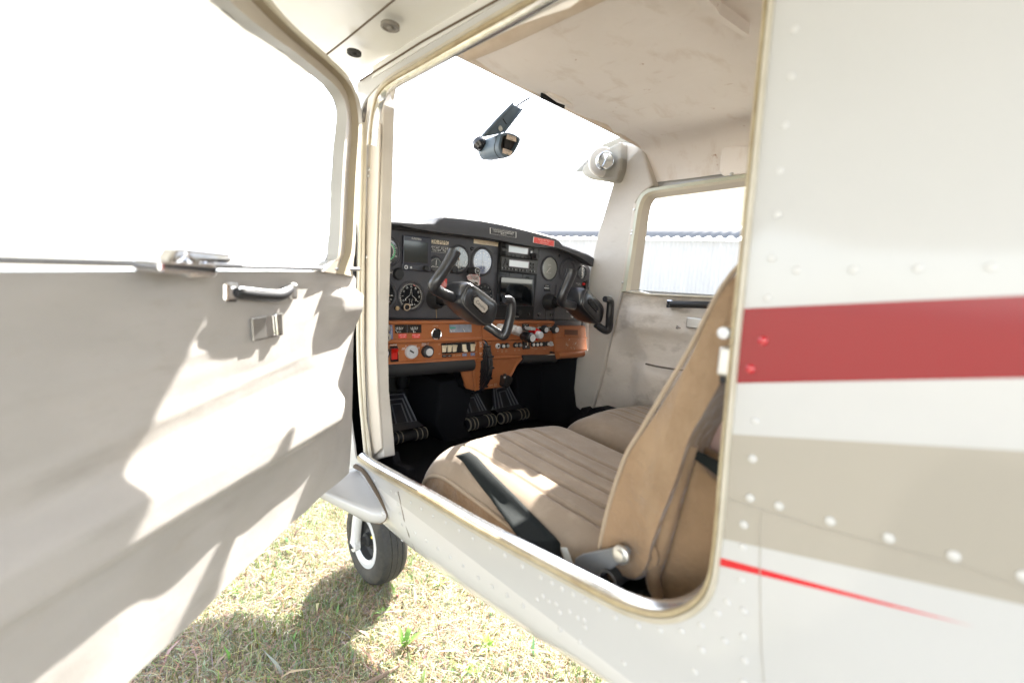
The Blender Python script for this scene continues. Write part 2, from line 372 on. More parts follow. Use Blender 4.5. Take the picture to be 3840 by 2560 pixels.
def weed(p, n, ln, wd, label, seed, upright=.6, col=(.14, .26, .05)):
    rg = random.Random(seed); base = PZ(p, GZ-.005)
    leafm = mat('weed_leaf_%d' % seed, col, .5, var=(60, .5, tuple(c*1.5 for c in col)))
    t = thing('weed_plant', label, 'plant', base, 'broad leaved weeds in the dry grass')
    for k in range(n):
        a = 2*math.pi*(k+rg.random()*.6)/n; l = ln*rg.uniform(.6, 1.1); wv = wd*rg.uniform(.8, 1.1); upf = upright*rg.uniform(.6, 1.2)
        d = Vector((math.cos(a), math.sin(a), 0)); s = Vector((-d.y, d.x, 0)); V = []
        for i in range(6):
            q = i/5; c = base+d*(l*q*(1-upf*.55))+Vector((0, 0, l*(upf*q*1.2-(upf*.5+.18)*q*q+.02)))
            ww = wv*math.sin(math.pi*min(.98, .12+q*.86)); V += [c-s*ww+Vector((0, 0, ww*.5)), c, c+s*ww+Vector((0, 0, ww*.5))]
        F = [[i*3+j, i*3+j+1, i*3+j+4, i*3+j+3] for i in range(5) for j in (0, 1)]
        mesh('leaf', V, F, leafm, t, True)
weed(D(928, 1490), 6, .13, .010, 'tall upright broad leaf weed at the edge of the aircraft shadow', 1, 1.1)
weed(D(1010, 1345), 9, .08, .006, 'leafy green tuft on sunlit grass right of the nose wheel', 2, .7, (.20, .34, .05))
weed(D(730, 1205), 7, .07, .006, 'small green tuft left of the nose wheel near the door', 3, .7, (.18, .32, .05))
weed(D(540, 1362), 9, .08, .007, 'green tuft just under the lower edge of the open door', 4, .6, (.13, .26, .05))
weed(D(1120, 1490), 9, .09, .007, 'green leafy weed on sunlit grass below the fuselage belly', 5, .7, (.22, .36, .06))
weed(D(1075, 1545), 7, .08, .007, 'green weed at the bottom of the picture under the belly', 6, .6, (.20, .34, .05))
weed(D(880, 1415), 6, .09, .006, 'pale green blades beside the shadow of the nose wheel', 7, .8, (.20, .33, .08))
def twig():
    a, b, c = PZ(D(830, 1575), GZ+.012), PZ(D(880, 1550), GZ+.02), PZ(D(918, 1528), GZ+.012)
    m = mat('twig_bark', (.20, .14, .10), .9, var=(60, .6, (.09, .06, .04)), bump=(150, .6, .003))
    t = thing('twig', 'dry brown twig lying in the shaded grass', 'twig', a)
    tube('stem', [a, b, c], [.009, .008, .004], m, t, 7, smooth=4)
    tube('side_shoot', [b, PZ(D(868, 1530), GZ+.03), PZ(D(878, 1510), GZ+.03)], [.004, .003, .0015], m, t, 6)
twig()
def hangar():
    a0 = Vector((13.0, -11.6, 0)); d = Vector((-5.85, -1.8, 0)).normalized(); n = Vector((d.y, -d.x, 0))
    if n.y < 0: n = -n
    a0 = a0-d*8
    L = 40; top = 2.0; t = thing('hangar', 'long pale corrugated metal hangar seen beyond the right window', 'hangar', (a0+d*(L/2)).to_tuple()[:2]+(GZ,))
    pitch = .12; N = int(L/pitch*6); V = []; F = []
    for i in range(N+1):
        s = L*i/N; q = a0+d*s+n*(.018*math.sin(2*math.pi*s/pitch)); V += [(q.x, q.y, GZ-.05), (q.x, q.y, top-.12)]
    F = [[2*i, 2*i+2, 2*i+3, 2*i+1] for i in range(N)]
    mesh('wall', V, F, corr, t, True)
    V = []; pr = .3; N = int(L/pr*8)                       # corrugated roof, its wavy eave seen end on
    for i in range(N+1):
        s = L*i/N; zz = .045*math.sin(2*math.pi*s/pr); q = a0+d*s
        for k, (o, dz) in enumerate(((.22, -.03), (-7, 1.5))): e = q+n*o; V.append((e.x, e.y, top-.03+dz+zz))
    mesh('roof', V, [[2*i, 2*i+2, 2*i+3, 2*i+1] for i in range(N)], corrd, t, True, solid=.01)
    for s_ in (0, L):
        q = a0+d*s_; e = q-n*14
        plate('end_wall', [(q.x, q.y, GZ), (e.x, e.y, GZ), (e.x, e.y, top-.1), ((q.x+e.x)/2, (q.y+e.y)/2, top+1.4), (q.x, q.y, top-.1)], d*(.05 if s_ else -.05), corr, t)
    q = a0-n*14
    mesh('back_wall', [(q.x, q.y, GZ), (q.x+d.x*L, q.y+d.y*L, GZ), (q.x+d.x*L, q.y+d.y*L, top), (q.x, q.y, top)], [[0, 1, 2, 3]], corr, t)
hangar()

# ================================================================== the aircraft: shell
YL, YRT, CL = -.47, -1.43, -.95              # left skin, right skin, centre line
air = thing('light_aircraft', 'white high wing light aircraft with red and beige stripes and its left door open', 'aircraft', (.4, CL, -H))
# opening of the left door, (x, z) of the inner edge, clockwise from the front bottom corner
OPEN = [(.965, -.409), (.716, -.393), (.558, -.385), (.487, -.379), (.322, -.364), (.266, -.357), (.228, -.345), (.203, -.328), (.185, -.306), (.175, -.281), (.173, -.243),
        (.177, -.15), (.181, -.038), (.184, .064), (.188, .2), (.192, .30), (.205, .36), (.25, .386), (.5, .391), (.80, .391), (.895, .391), (.942, .384), (.966, .362), (.978, .31), (.984, .2), (.985, 0), (.98, -.25), (.970, -.38)]
HOLE = OPEN[:20]+[(.90, .391), (.985, .384), (1.03, .362), (1.05, .31), (1.054, .2), (1.054, 0), (1.045, -.25), (1.00, -.39)]     # the skin is cut wider on the hinge side
def openpath(off, y, n=4, OPEN=OPEN):
    P = smoothpath([(x, y, z) for x, z in OPEN], n, True); N = len(P); out = []
    for i in range(N):
        t = (P[(i+1) % N]-P[i-1]).normalized(); nn = Vector((t.z, 0, -t.x))           # clockwise seen from the left
        if nn.dot(P[i]-Vector((.56, y, 0))) < 0: nn = -nn
        k = .45+.55*abs(nn.z) if nn.x < .2 else 1.0
        out.append(P[i]+nn*off*k)
    return out
def ringbands(name, prof, m, parent):
    loops = [openpath(o, y) for o, y in prof]; n = len(loops[0]); V = [p for l in loops for p in l]
    F = [[j*n+i, j*n+(i+1) % n, (j+1)*n+(i+1) % n, (j+1)*n+i] for j in range(len(loops)-1) for i in range(n) if not (loops[0][i].x > .955 and -.405 < loops[0][i].z < .30)]   # the hinge side has no rim
    return mesh(name, V, F, m, parent, True, autos=50)
sill = ringbands('door_jamb', [(-.0015, -.480), (-.0005, -.474), (.0045, -.467)], alu, air)
ringbands('door_seal', [(.0045, -.467), (.006, -.4635), (.0115, -.463), (.0130, -.4665)], brass, air)
ringbands('door_rim', [(.0130, -.4665), (.0140, -.4645), (.0205, -.4655), (.0225, -.4705)], mat('worn_rim_paint', (.46, .42, .34), .4, var=(25, .6, (.34, .29, .21))), air)
# -- side skin, striped paint
def lineeq(p, q):
    a, b = PY(p, YL), PY(q, YL); m = (b.z-a.z)/(b.x-a.x); return m, a.z-m*a.x
def stripe_paint():
    m = mat('striped_paint', (.70, .70, .70), .09, coat=.08, spec=.3); t = m.node_tree; b = t.nodes['Principled BSDF']
    tc = t.nodes.new('ShaderNodeTexCoord'); sp = t.nodes.new('ShaderNodeSeparateXYZ'); t.links.new(tc.outputs['Object'], sp.inputs[0])
    def above(le):
        a = t.nodes.new('ShaderNodeMath'); a.operation = 'MULTIPLY_ADD'; a.inputs[1].default_value = -le[0]; t.links.new(sp.outputs[0], a.inputs[0]); t.links.new(sp.outputs[2], a.inputs[2])
        g = t.nodes.new('ShaderNodeMath'); g.operation = 'GREATER_THAN'; g.inputs[1].default_value = le[1]; t.links.new(a.outputs[0], g.inputs[0]); return g.outputs[0]
    def band(lo, hi):
        a, c = above(lo), above(hi); s = t.nodes.new('ShaderNodeMath'); s.operation = 'SUBTRACT'; s.use_clamp = True; t.links.new(a, s.inputs[0]); t.links.new(c, s.inputs[1]); return s.outputs[0]
    n = t.nodes.new('ShaderNodeTexNoise'); n.inputs['Scale'].default_value = 9; n.inputs['Detail'].default_value = 5; t.links.new(tc.outputs['Object'], n.inputs['Vector'])
    base = t.nodes.new('ShaderNodeMix'); base.data_type = 'RGBA'; base.inputs[6].default_value = (.455, .45, .443, 1); base.inputs[7].default_value = (.425, .42, .41, 1); t.links.new(n.outputs[0], base.inputs[0])
    last = base.outputs[2]
    aft = t.nodes.new('ShaderNodeMath'); aft.operation = 'LESS_THAN'; aft.inputs[1].default_value = .3; t.links.new(sp.outputs[0], aft.inputs[0])
    for lo, hi, c in ((lineeq((2712, 2020), (3840, 2268)), lineeq((2745, 1627), (3840, 1690)), (.315, .287, .243)),
                      (lineeq((2750, 1437), (3840, 1417)), lineeq((2774, 1157), (3840, 1107)), (.21, .003, .008)),
                      (lineeq(K8(195, 768), K8(1800, 1152)), lineeq(K8(205, 715), K8(1800, 1148)), (.50, .006, .015))):
        mx = t.nodes.new('ShaderNodeMix'); mx.data_type = 'RGBA'; k = t.nodes.new('ShaderNodeMath'); k.operation = 'MULTIPLY'; t.links.new(band(lo, hi), k.inputs[0]); t.links.new(aft.outputs[0], k.inputs[1]); t.links.new(k.outputs[0], mx.inputs[0]); t.links.new(last, mx.inputs[6]); mx.inputs[7].default_value = (*c, 1); last = mx.outputs[2]
    t.links.new(last, b.inputs['Base Color'])
    bp = t.nodes.new('ShaderNodeBump'); bp.inputs['Strength'].default_value = .12; bp.inputs['Distance'].default_value = .01
    n2 = t.nodes.new('ShaderNodeTexNoise'); n2.inputs['Scale'].default_value = 7; n2.inputs['Detail'].default_value = 1; t.links.new(tc.outputs['Object'], n2.inputs['Vector']); t.links.new(n2.outputs[0], bp.inputs['Height']); t.links.new(bp.outputs[0], b.inputs['Normal'])
    return m
striped = stripe_paint()
ZB0 = -.455                                   # where the flat side begins to curl under
QW = [(-.14, .05), (-.15, .33), (-.19, .36), (-.50, .34), (-.58, .28), (-.60, .08), (-.56, .04), (-.18, .03)]     # rear quarter windows, out of frame, added to let sunlight brighten the cabin
def skin_side():
    hole = openpath(.0205, YL, 4, HOLE); bm = bmesh.new(); hv = [bm.verts.new(p) for p in hole]
    out = [(-.9, .44), (1.07, .44), (1.07, ZB0), (-.9, ZB0)]; ov = []
    for a, b in zip(out, out[1:]+out[:1]):
        for k in range(12): ov.append(bm.verts.new((a[0]+(b[0]-a[0])*k/12, YL, a[1]+(b[1]-a[1])*k/12)))
    qv = [bm.verts.new((x, YL, z)) for x, z in QW]
    E = [bm.edges.new((v[i], v[(i+1) % len(v)])) for v in (hv, ov, qv) for i in range(len(v))]
    bmesh.ops.triangle_fill(bm, use_beauty=True, edges=E)
    me = bpy.data.meshes.new('side_skin'); bm.to_mesh(me); bm.free(); me.materials.append(striped)
    o = bpy.data.objects.new('side_skin', me); _link(o, air); md = o.modifiers.new('s', 'SOLIDIFY'); md.thickness = .004; md.offset = 1 if me.polygons[0].normal.y < 0 else -1
    return o
side = skin_side()
def belly_b(x): return float(np.interp(x, [-.9, .1, .25, .45, .67, .9, 1.05], [.13, .13, .12, .19, .235, .25, .25]))
def belly_ring(x, y0=YL, y1=YRT, n=10):
    b = belly_b(x); a = .34; P = []
    for i in range(n+1):
        f = math.pi/2*i/n; P.append((x, y0-a*(1-math.cos(f)), ZB0-b*math.sin(f)))
    return P+[(x, y1+(y0-q[1]), q[2]) for q in reversed(P)]
for y in (YL, YRT): plate('cowl_side', [(1.0705, y, ZB0), (1.15, y, ZB0), (1.15, y, .10), (1.0705, y, .14)], (0, .003 if y < -1 else -.003, 0), white, air)
xs = [1.15, 1.0, .9, .8, .7, .6, .5, .4, .3, .2, .1, -.1, -.4, -.9]
loft('belly_skin', [belly_ring(x) for x in xs], white, air, closed=False)
def section(x, hw, zt, zb, e=4.0, n=48):
    P = []
    for i in range(n):
        a = 2*math.pi*(i+.5)/n; c, s = math.cos(a), math.sin(a); k = (abs(c)**e+abs(s)**e)**(-1/e)
        P.append((x, CL+hw*k*c, (zt+zb)/2+(zt-zb)/2*k*s))
    return P
loft('engine_cowling', [section(x, hw, zt, zb, e) for x, hw, zt, zb, e in ((1.135, .48, .155, -.70, 3.3), (1.2, .48, .16, -.70, 3.4), (1.55, .465, .16, -.70, 4.5), (1.95, .44, .12, -.66, 4), (2.3, .34, .06, -.52, 2.6), (2.42, .2, -.06, -.38, 2.2))], white, air)
lathe('spinner', [(.15, 0), (.145, .06), (.11, .16), (.05, .24), (.001, .27)], (2.42, CL, -.22), (1, 0, 0), white, air)
for s in (-1, 1):
    V = []
    for i in range(9):
        q = i/8; ch = .05+.06*math.sin(math.pi*min(1, q*1.1)); tw = .9-.7*q
        for k in (-1, 1): V.append((2.48+math.sin(tw)*ch*k, CL-s*((.06+.78*q)*.82-math.cos(tw)*ch*k*.57), -.22+s*((.06+.78*q)*.57+math.cos(tw)*ch*k*.82)))
    mesh('propeller_blade', V, [[2*i, 2*i+1, 2*i+3, 2*i+2] for i in range(8)], blackm, air, True, solid=.016)
# tail cone, fin, tailplane
def tail_ring(x):
    q = (x+.9)/-3.6; hw = .48*(1-q)+.05*q; zt = .44*(1-q)+.12*q; zb = -.58*(1-q)+-.10*q; return section(x, hw, zt, zb, 7-4.5*q)
loft('tail_cone', [tail_ring(-.9-3.6*i/8) for i in range(9)], white, air)
plate('tail_fin', [(-3.6, CL-.03, .15), (-4.2, CL-.03, 1.15), (-4.65, CL-.03, 1.15), (-4.6, CL-.03, -.05)], (0, .06, 0), white, air, .015)
for s in (-1, 1): plate('tailplane', [(-3.7, CL+s*.05, .08), (-4.0, CL+s*1.5, .10), (-4.5, CL+s*1.5, .10), (-4.5, CL+s*.05, .08)], (0, 0, .06), white, air, .015)
# right skin: flat side with the window opening of the right door
def right_skin():
    hole = [(.905, .04), (.90, .2), (.885, .33), (.84, .36), (.5, .372), (.28, .372), (.22, .34), (.22, .06), (.26, .03), (.87, .03)]
    bm = bmesh.new(); hv = [bm.verts.new((x, YRT, z)) for x, z in hole]
    out = [(-.9, .44), (.88, .44), (1.0, .16), (1.0, ZB0), (-.9, ZB0)]; ov = [bm.verts.new((x, YRT, z)) for x, z in out]
    qv = [bm.verts.new((x, YRT, z)) for x, z in QW]
    E = [bm.edges.new((v[i], v[(i+1) % len(v)])) for v in (hv, ov, qv) for i in range(len(v))]
    bmesh.ops.triangle_fill(bm, use_beauty=True, edges=E)
    me = bpy.data.meshes.new('right_skin'); bm.to_mesh(me); bm.free(); me.materials.append(striped); o = bpy.data.objects.new('right_skin', me); _link(o, air)
right_skin()
# -- wings
def airfoil(y, le, te, z, th, n=14):
    P = []
    for i in range(n+1):
        q = i/n; x = le+(te-le)*q; t = th*(2.97*math.sqrt(q)-1.26*q-3.52*q*q+2.84*q**3-1.02*q**4); P.append((x, y, z+.035*(1-q)+t*.72))
    for i in range(n, 0, -1):
        q = (i-1)/n if i > 0 else 0; q = i/n*.999; x = le+(te-le)*q; t = th*(2.97*math.sqrt(q)-1.26*q-3.52*q*q+2.84*q**3-1.02*q**4); P.append((x, y, z+.035*(1-q)-t*.10))
    return P
WZ = .445
def wing(side_, name):
    s = 1 if side_ > 0 else -1; y0 = -.36 if s > 0 else -1.54
    rings = []
    for d, le, te in ((0, 1.215, -.46), (1.0, 1.205, -.46), (2.6, 1.19, -.46), (4.5, 1.08, -.10), (4.62, .95, .0)):
        th = .17 if d < 4 else (.11 if d < 4.6 else .03); rings.append(airfoil(y0+s*d, le, te, WZ+.018*d, th))
    return loft(name, rings, wingwhite, air, caps=True, autos=45)
wing(1, 'left_wing'); wing(-1, 'right_wing')
# wing root panel between fuselage and wing, with two fasteners and the seam; roof skin above the cabin
for s, y0, y1 in ((1, -.4745, -.3597), (-1, -1.4255, -1.5403)):
    P = airfoil(y0, 1.215, -.46, WZ-.004, .17); Q = airfoil(y1, 1.215, -.46, WZ, .17)
    loft('wing_root_fairing', [P, Q], wingwhite, air, autos=45)
rf = [airfoil(y, 1.215, -.46, WZ, .17)[:15] for y in (-1.4235, -.95, -.4765)]
loft('roof_skin', [[p for p in r if p[0] < .90] for r in rf], white, air, closed=False)
for u, v, r in ((1035, 395, .0105), (1300, 200, .0125)):
    p = PZ(T2(u, v), WZ-.008); n = Vector((0, 0, -1))
    f = lathe('wing_fastener', [(r*1.3, -.004), (r*1.3, .0015), (r, .002), (r*.9, .0005), (r*.45, .0005), (r*.4, .004), (.0005, .0045)], p, n, mat('dull_steel', (.25, .23, .20), .5, .4) if u > 1100 else dark, air, seg=20)
lip = [PZ(T2(u, v), WZ-.006) for u, v in ((1330, 0), (990, 280), (830, 405))]; lip = [lip[0]+(lip[0]-lip[2])*1.5]+lip
tube('root_seam', lip, .0016, mat('seam_dirt', (.10, .07, .045), .9), air, 6)
lip = [PY(T2(u, v), YL+.004) for u, v in ((1030, 625), (1530, 310), (2090, 0))]; lip[0] = lip[0]+(lip[1]-lip[0])*.12; lip.append(lip[2]+(lip[2]-lip[1])*.8)
tube('roof_seam', lip, .0018, MATS['seam_dirt'], air, 6)
plate('roof_edge_lip', [(.99, YL+.003, .428), (.16, YL+.003, .424), (.16, YL+.003, .452), (.99, YL+.003, .452)], (0, -.012, 0), white, air)
# main fuel: underside fairing crease shadowed near the leading edge is the wing's own curve
# -- windshield and rear window
def windshield():
    N = 13; rings = []
    for j in range(7):
        q = j/6; P = []
        for i in range(N):
            s = -1+2*i/(N-1); y = CL+s*(.455-.02*q); bow = (1-s*s)
            P.append((.905+q*.36+bow*(.02+.33*q), y, .523-.03*abs(s)**3-q*(.37-.0*bow)+.012*bow*(1-q)))
        rings.append(P)
    return loft('windshield', rings, clear, air, closed=False)
windshield()
loft('rear_window', [[(-.55, CL-.46, .44), (-.55, CL, .53), (-.55, CL+.46, .44)], [(-.88, CL-.44, .36), (-.88, CL, .42), (-.88, CL+.44, .36)]], clear, air, closed=False)
for y in (YL-.004, YRT+.004): mesh('quarter_window', [(x, y, z) for x, z in QW], [list(range(len(QW)))], clear, air)
# -- rivets and seams of the left side
RV = dict(white=[], beige=[], red=[])
def rv(kind, fr, pts): RV[kind] += [PY(fr(*p), YL+.0002) for p in pts]
rv('white', N0, [(490, 195), (465, 500), (425, 820), (390, 1115), (375, 1400)])
rv('white', J7, [(560, 130), (735, 215), (1140, 210), (1600, 200), (2120, 190), (530, 410), (440, 1285)])
rv('red', J7, [(495, 715), (405, 915)])
rv('beige', K8, [(405, 35), (388, 303), (585, 358), (935, 462), (1335, 577), (1780, 700), (345, 485), (2261, 840)])
rv('white', K8, [(340, 640), (328, 865), (232, 1015), (168, 1090), (55, 1175), (345, 1075), (340, 1250), (215, 1280), (60, 1340), (350, 1415), (10, 1490), (345, 1560)])
rv('white', K7, [(790, 97), (890, 150), (1010, 222), (1135, 298), (1210, 333), (1280, 375), (1355, 412), (1435, 455), (1525, 508), (1640, 568), (1797, 625), (1945, 655), (2090, 658), (2330, 540), (1150, 425), (1190, 458), (1240, 475), (1330, 527), (1385, 572), (1430, 585), (1437, 633), (1265, 535), (2225, 620), (2225, 785)])
rivets(RV['white'], ivory, side, .0038, hgt=.3); rivets(RV['beige'], ivoryb, side, .0043, hgt=.35); rivets(RV['red'], redp, side, .0048)
# lower rivets sit on the curled-under skin: meet each view line with the belly surface
def on_belly(p):
    r = ray(p); best = None
    for k in range(4000):
        t = .3+k*.0005; q = r*(t/r.length*1.6)
        if q.y < YL and q.z < ZB0+.02:
            a = .34; b = belly_b(q.x); c = max(-1, min(1, 1-(YL-q.y)/a)); zs = ZB0-b*math.sqrt(max(0, 1-c*c))
            if q.z >= zs-.0 : return q, Vector((0, c/a, -max(.05, math.sqrt(max(0, 1-c*c)))/b)).normalized()
    return None
belly = [o for o in air.children if o.name.startswith('belly_skin')][0]
for u, v in [(360, 48), (437, 103), (522, 160), (607, 217), (710, 297), (805, 358), (905, 418), (1015, 490), (1265, 648), (1110, 447), (1615, 720), (1715, 688), (1705, 760), (1657, 803), (1840, 752), (1745, 850), (1905, 905), (1820, 917), (2000, 845), (2095, 830), (2170, 930), (1060, 340), (1700, 875), (1400, 730)]:
    h = on_belly(K7(u, v))
    if h: rivets([h[0]], ivory, belly, .0038, h[1])
for u, v in [(532, 525), (695, 630), (742, 653), (762, 760), (885, 742), (992, 807), (1102, 870), (1228, 937), (1360, 1015), (1495, 1093), (600, 993), (668, 1028), (735, 1070), (805, 1112), (870, 1170), (930, 1037), (1045, 1115), (1157, 1195), (1275, 1275), (800, 957), (780, 850)]:
    p = PY(L5(u, v), YL+.0002)
    if p.z > ZB0: rivets([p], ivory, side, .0036)
    else:
        h = on_belly(L5(u, v))
        if h: rivets([h[0]], ivory, belly, .0036, h[1])
seamm = MATS['seam_dirt']; seaml = mat('paint_seam', (.34, .31, .26), .6)
def seam(fr, pts, r=.0007, par=None):
    out = []
    for p in pts:
        q = PY(fr(*p), YL+.0003)
        if q.z < ZB0:
            h = on_belly(fr(*p)); q = h[0] if h else None
        if q: out.append(q)
    if len(out) > 1: tube('panel_seam', out, r, seamm if par else seaml, par or side, 5)
seam(K8, [(240, 310), (460, 380), (900, 515), (1400, 650), (1850, 770), (2261, 905)], .0004)
seam(K8, [(460, 380), (455, 620), (455, 830), (460, 1100), (465, 1350), (485, 1568)], .0004)
seam(L5, [(765, 630), (785, 720), (820, 890), (870, 1060), (930, 1200), (1000, 1300), (1060, 1360), (1120, 1390)], .0008, belly)

# latch striker on the rear door post
st_ = box('latch_striker', PY(J7(255, 862), -.4795), (.016, .020, .030), steel, air, .003); box('striker_slot', PY(J7(245, 955), -.478), (.012, .012, .018), blackm, air, .002)
lathe('striker_pin', [(.006, 0), (.006, .008), (.0003, .009)], PY(J7(235, 660), -.478), (0, 1, 0), silver, air, 14)

# ================================================================== cabin lining
# headliner
def headz(y, x):
    s = (y-CL)/.468; return .392+.118*(1-abs(s)**26)-(.012*math.exp(-((x-.45)/.05)**2))
def headliner():
    xs_ = [.895-.05*i for i in range(30)]; ys = [CL+.468*math.sin(math.pi/2*(-1+2*j/36)) for j in range(37)]; rows = []
    for x in xs_:
        # sagging cloth: a long soft fold running aft and a cross crease
        rows.append([(x, y, headz(y, x)+.004*math.sin(7*x+9*y)+.003*math.sin(23*y+4*x)-.012*math.exp(-((y+1.13+.25*(x-.5))/.016)**2)-.006*math.exp(-((x-.42)/.012)**2)*sstep(-1.2, -1.1, y)) for y in ys])
    return loft('headliner', rows, cloth, air, closed=False)
hl = headliner()
# rolled cloth edge over the windshield
tube('windshield_header', [(.903, y, .5155-.004*abs((y-CL)/.45)**6) for y in [CL+.452*(-1+2*i/20) for i in range(21)]], .0095, mat('header_cloth', (.76, .68, .59), .95, var=(18, .6, (.60, .46, .33))), air, 10)
def header_slot():
    a, b = PX(G5(960, 190), .888), PX(G5(1215, 305), .888)
    d = (b-a).normalized(); u = Vector((0, 0, 1))
    plate('visor_slot', [a-u*.003, b-u*.003, b+u*.006, a+u*.012], (-.004, 0, 0), blackm, hl)
    a2, b2 = PX(G5(1030, 135), .872), PX(G5(1300, 275), .872)
    tube('torn_trim', [a2, (a2+b2)/2, b2], [.006, .011, .006], cloth, hl, 8, smooth=3)
header_slot()
tube('door_pad_roll', [PY(T3(u, v), -.56) for u, v in ((110, 385), (350, 260), (620, 120), (860, 0), (1200, -170))], [.016, .020, .021, .021, .021], padroll, air, 12, smooth=4)
# ceiling vent panel far right top
a = [PZ(T3(u, v), .488) for u, v in ((1780, 0), (1830, 80), (1880, 110), (2140, 275), (2170, 260), (1960, 110), (1930, 60), (1870, 0))]
plate('ceiling_trim', a, (0, 0, .02), cloth, hl)
# fastener panel on the ceiling above the right door
pl = [PY(T3(u, v), -1.385) for u, v in ((1975, 1110), (1960, 1270), (1995, 1300), (2120, 1285), (2200, 1275), (2200, 1075), (2000, 1085))]
o = plate('ceiling_flap', pl, (0, .008, 0), cloth, air, .004)
rivets([PY(T3(2045, 1280), -1.376)], steel, o, .006, (0, 1, .3), 'snap_fastener')
# left front door post: upholstered pillar, hinge strip and screwed cover
post = [D(826, 215), D(845, 200), D(875, 205), D(912, 203), D(908, 225), D(897, 262), D(896, 400), D(893, 560), D(884, 690), D(874, 770), D(868, 810), D(868, 850), D(875, 900), D(884, 960), D(893, 1045), D(852, 1058), D(843, 960), D(836, 800), D(832, 640), D(833, 400)]
pp = plate('door_post', [PY(p, -.553) for p in post], (0, .010, 0), pillcl, air, .004)
pf = [D(826, 215), D(845, 200), D(870, 205), D(880, 240), D(876, 400), D(872, 560), D(868, 690), D(866, 800), D(868, 900), D(878, 1000), D(882, 1050), D(852, 1058), D(843, 960), D(836, 800), D(832, 640), D(833, 400)]
plate('post_front', [PY(p, -.512) for p in pf], (0, -.03, 0), pillcl, pp, .003)
cv = [D(849, 277), D(872, 283), D(872, 300), D(862, 600), D(862, 800), D(866, 900), D(876, 1030), D(853, 1050), D(843, 900), D(836, 700), D(836, 560), D(842, 400)]
pc = plate('post_cover', [PY(p, -.505) for p in cv], (0, -.006, 0), cover, pp, .003)
rivets([PY(D(*p), -.5046) for p in ((865, 310), (848, 389), (847, 403), (841, 590), (831, 847), (853, 1038))], steel, pc, .0052, (-.5, 1, .2), 'screw', .5, 12)
hs = [D(822, 250), D(836, 250), D(836, 330), D(831, 600), D(830, 800), D(836, 960), D(850, 1060), D(838, 1055), D(826, 900), D(818, 640), D(820, 400)]
plate('hinge_strip', [PY(p, -.492) for p in hs], (0, -.008, 0), cream, pp, .002)
tube('hinge_edge', [PY(p, -.488) for p in (D(858, 196), D(842, 222), D(835, 262), D(831, 400), D(825, 620), D(822, 760), D(827, 900), D(840, 1050))], .004, cream, pp, 8, smooth=4)
sp = [T2(1080, 770), T2(1078, 720), T2(1100, 650), T2(1150, 605), T2(1215, 580), T2(1230, 600), T2(1160, 640), T2(1120, 690), T2(1110, 760), T2(1100, 850), T2(1090, 900)]
plate('torn_weatherstrip', [PY(p, -.478) for p in sp], (0, -.008, 0), mat('worn_adhesive', (.13, .12, .115), .6, var=(90, .9, (.42, .38, .32))), pp, .002)
# floor, firewall, side kick panels, rear bulkhead
mesh('cabin_floor', [(1.55, -.50, -.56), (1.55, -1.41, -.56), (.98, -1.41, -.50), (.98, -.50, -.50), (-.6, -1.41, -.48), (-.6, -.50, -.48)], [[0, 1, 2, 3], [3, 2, 4, 5]], carpet, air)
plate('firewall', section(1.5, .425, .13, -.64, 3.6), (.02, 0, 0), greymetal, air)
for i, (y, zz) in enumerate(((-.74, .0), (-.86, 0), (-.80, 0))):
    pass
tube('firewall_brace', [PX(B(580, 610), 1.42), PX(B(580, 750), 1.42)], .012, dark, air, 8)
tube('control_cable', [PX(B(300, 690), 1.45), PX(B(950, 560), 1.45)], .002, dark, air, 6)
tube('control_cable', [PX(B(300, 800), 1.45), PX(B(870, 690), 1.45)], .002, dark, air, 6)
lathe('brake_cylinder', [(.012, 0), (.02, .02), (.02, .10), (.012, .12)], PX(B(280, 800), 1.40), (0, 0, 1), blackm, air)
plate('tunnel_cover', [PX(B(*p), 1.22) for p in ((665, 740), (900, 700), (980, 830), (900, 1150), (1060, 1400), (780, 1440), (610, 1170))], (.2, 0, 0), carpet, air, .01)
plate('left_kick_panel', [(1.05, -.535, -.52), (1.5, -.545, -.58), (1.5, -.545, -.05), (1.05, -.535, -.05)], (0, -.006, 0), carpet, air)
plate('right_kick_panel', [PX(B(*p), 1.27) for p in ((1390, 500), (2000, 480), (1985, 1040), (1920, 1300), (1150, 1330), (1420, 950))], (.02, 0, 0), carpet, air)
plate('right_footwell_side', [(.98, -1.40, -.54), (1.5, -1.38, -.58), (1.5, -1.38, .05), (1.09, -1.40, .05), (1.09, -1.40, -.2)], (0, .004, 0), carpet, air)
# rear wall and side lining behind the seats
plate('rear_bulkhead', [(-.6, -.49, -.5), (-.6, -1.41, -.5), (-.6, -1.41, .30), (-.6, -.49, .30)], (-.02, 0, 0), wallcl, air)
plate('left_side_lining', [(.155, -.49, -.48), (-.6, -.49, -.48), (-.6, -.49, .02), (-.10, -.49, .02), (-.10, -.49, .40), (.155, -.49, .40)], (0, -.006, 0), wallcl, air)
plate('torn_carpet', [PY(D(*p), -1.33) for p in ((1335, 935), (1345, 950), (1355, 938), (1375, 935), (1430, 950), (1455, 972), (1400, 985), (1345, 1005), (1300, 1010), (1310, 960), (1330, 948))], (0, -.06, 0), carpet, air, .004)
for pts in (((150, 1430), (200, 1425), (350, 1580), (200, 1620), (0, 1500)), ((0, 1490), (160, 1425), (210, 1568), (60, 1568))):
    pass
plate('sill_carpet', [PY(L5(*p), -.56) for p in ((520, 335), (700, 245), (730, 360), (860, 420), (880, 560), (760, 480))], (0, -.02, 0), carpet, air, .003)
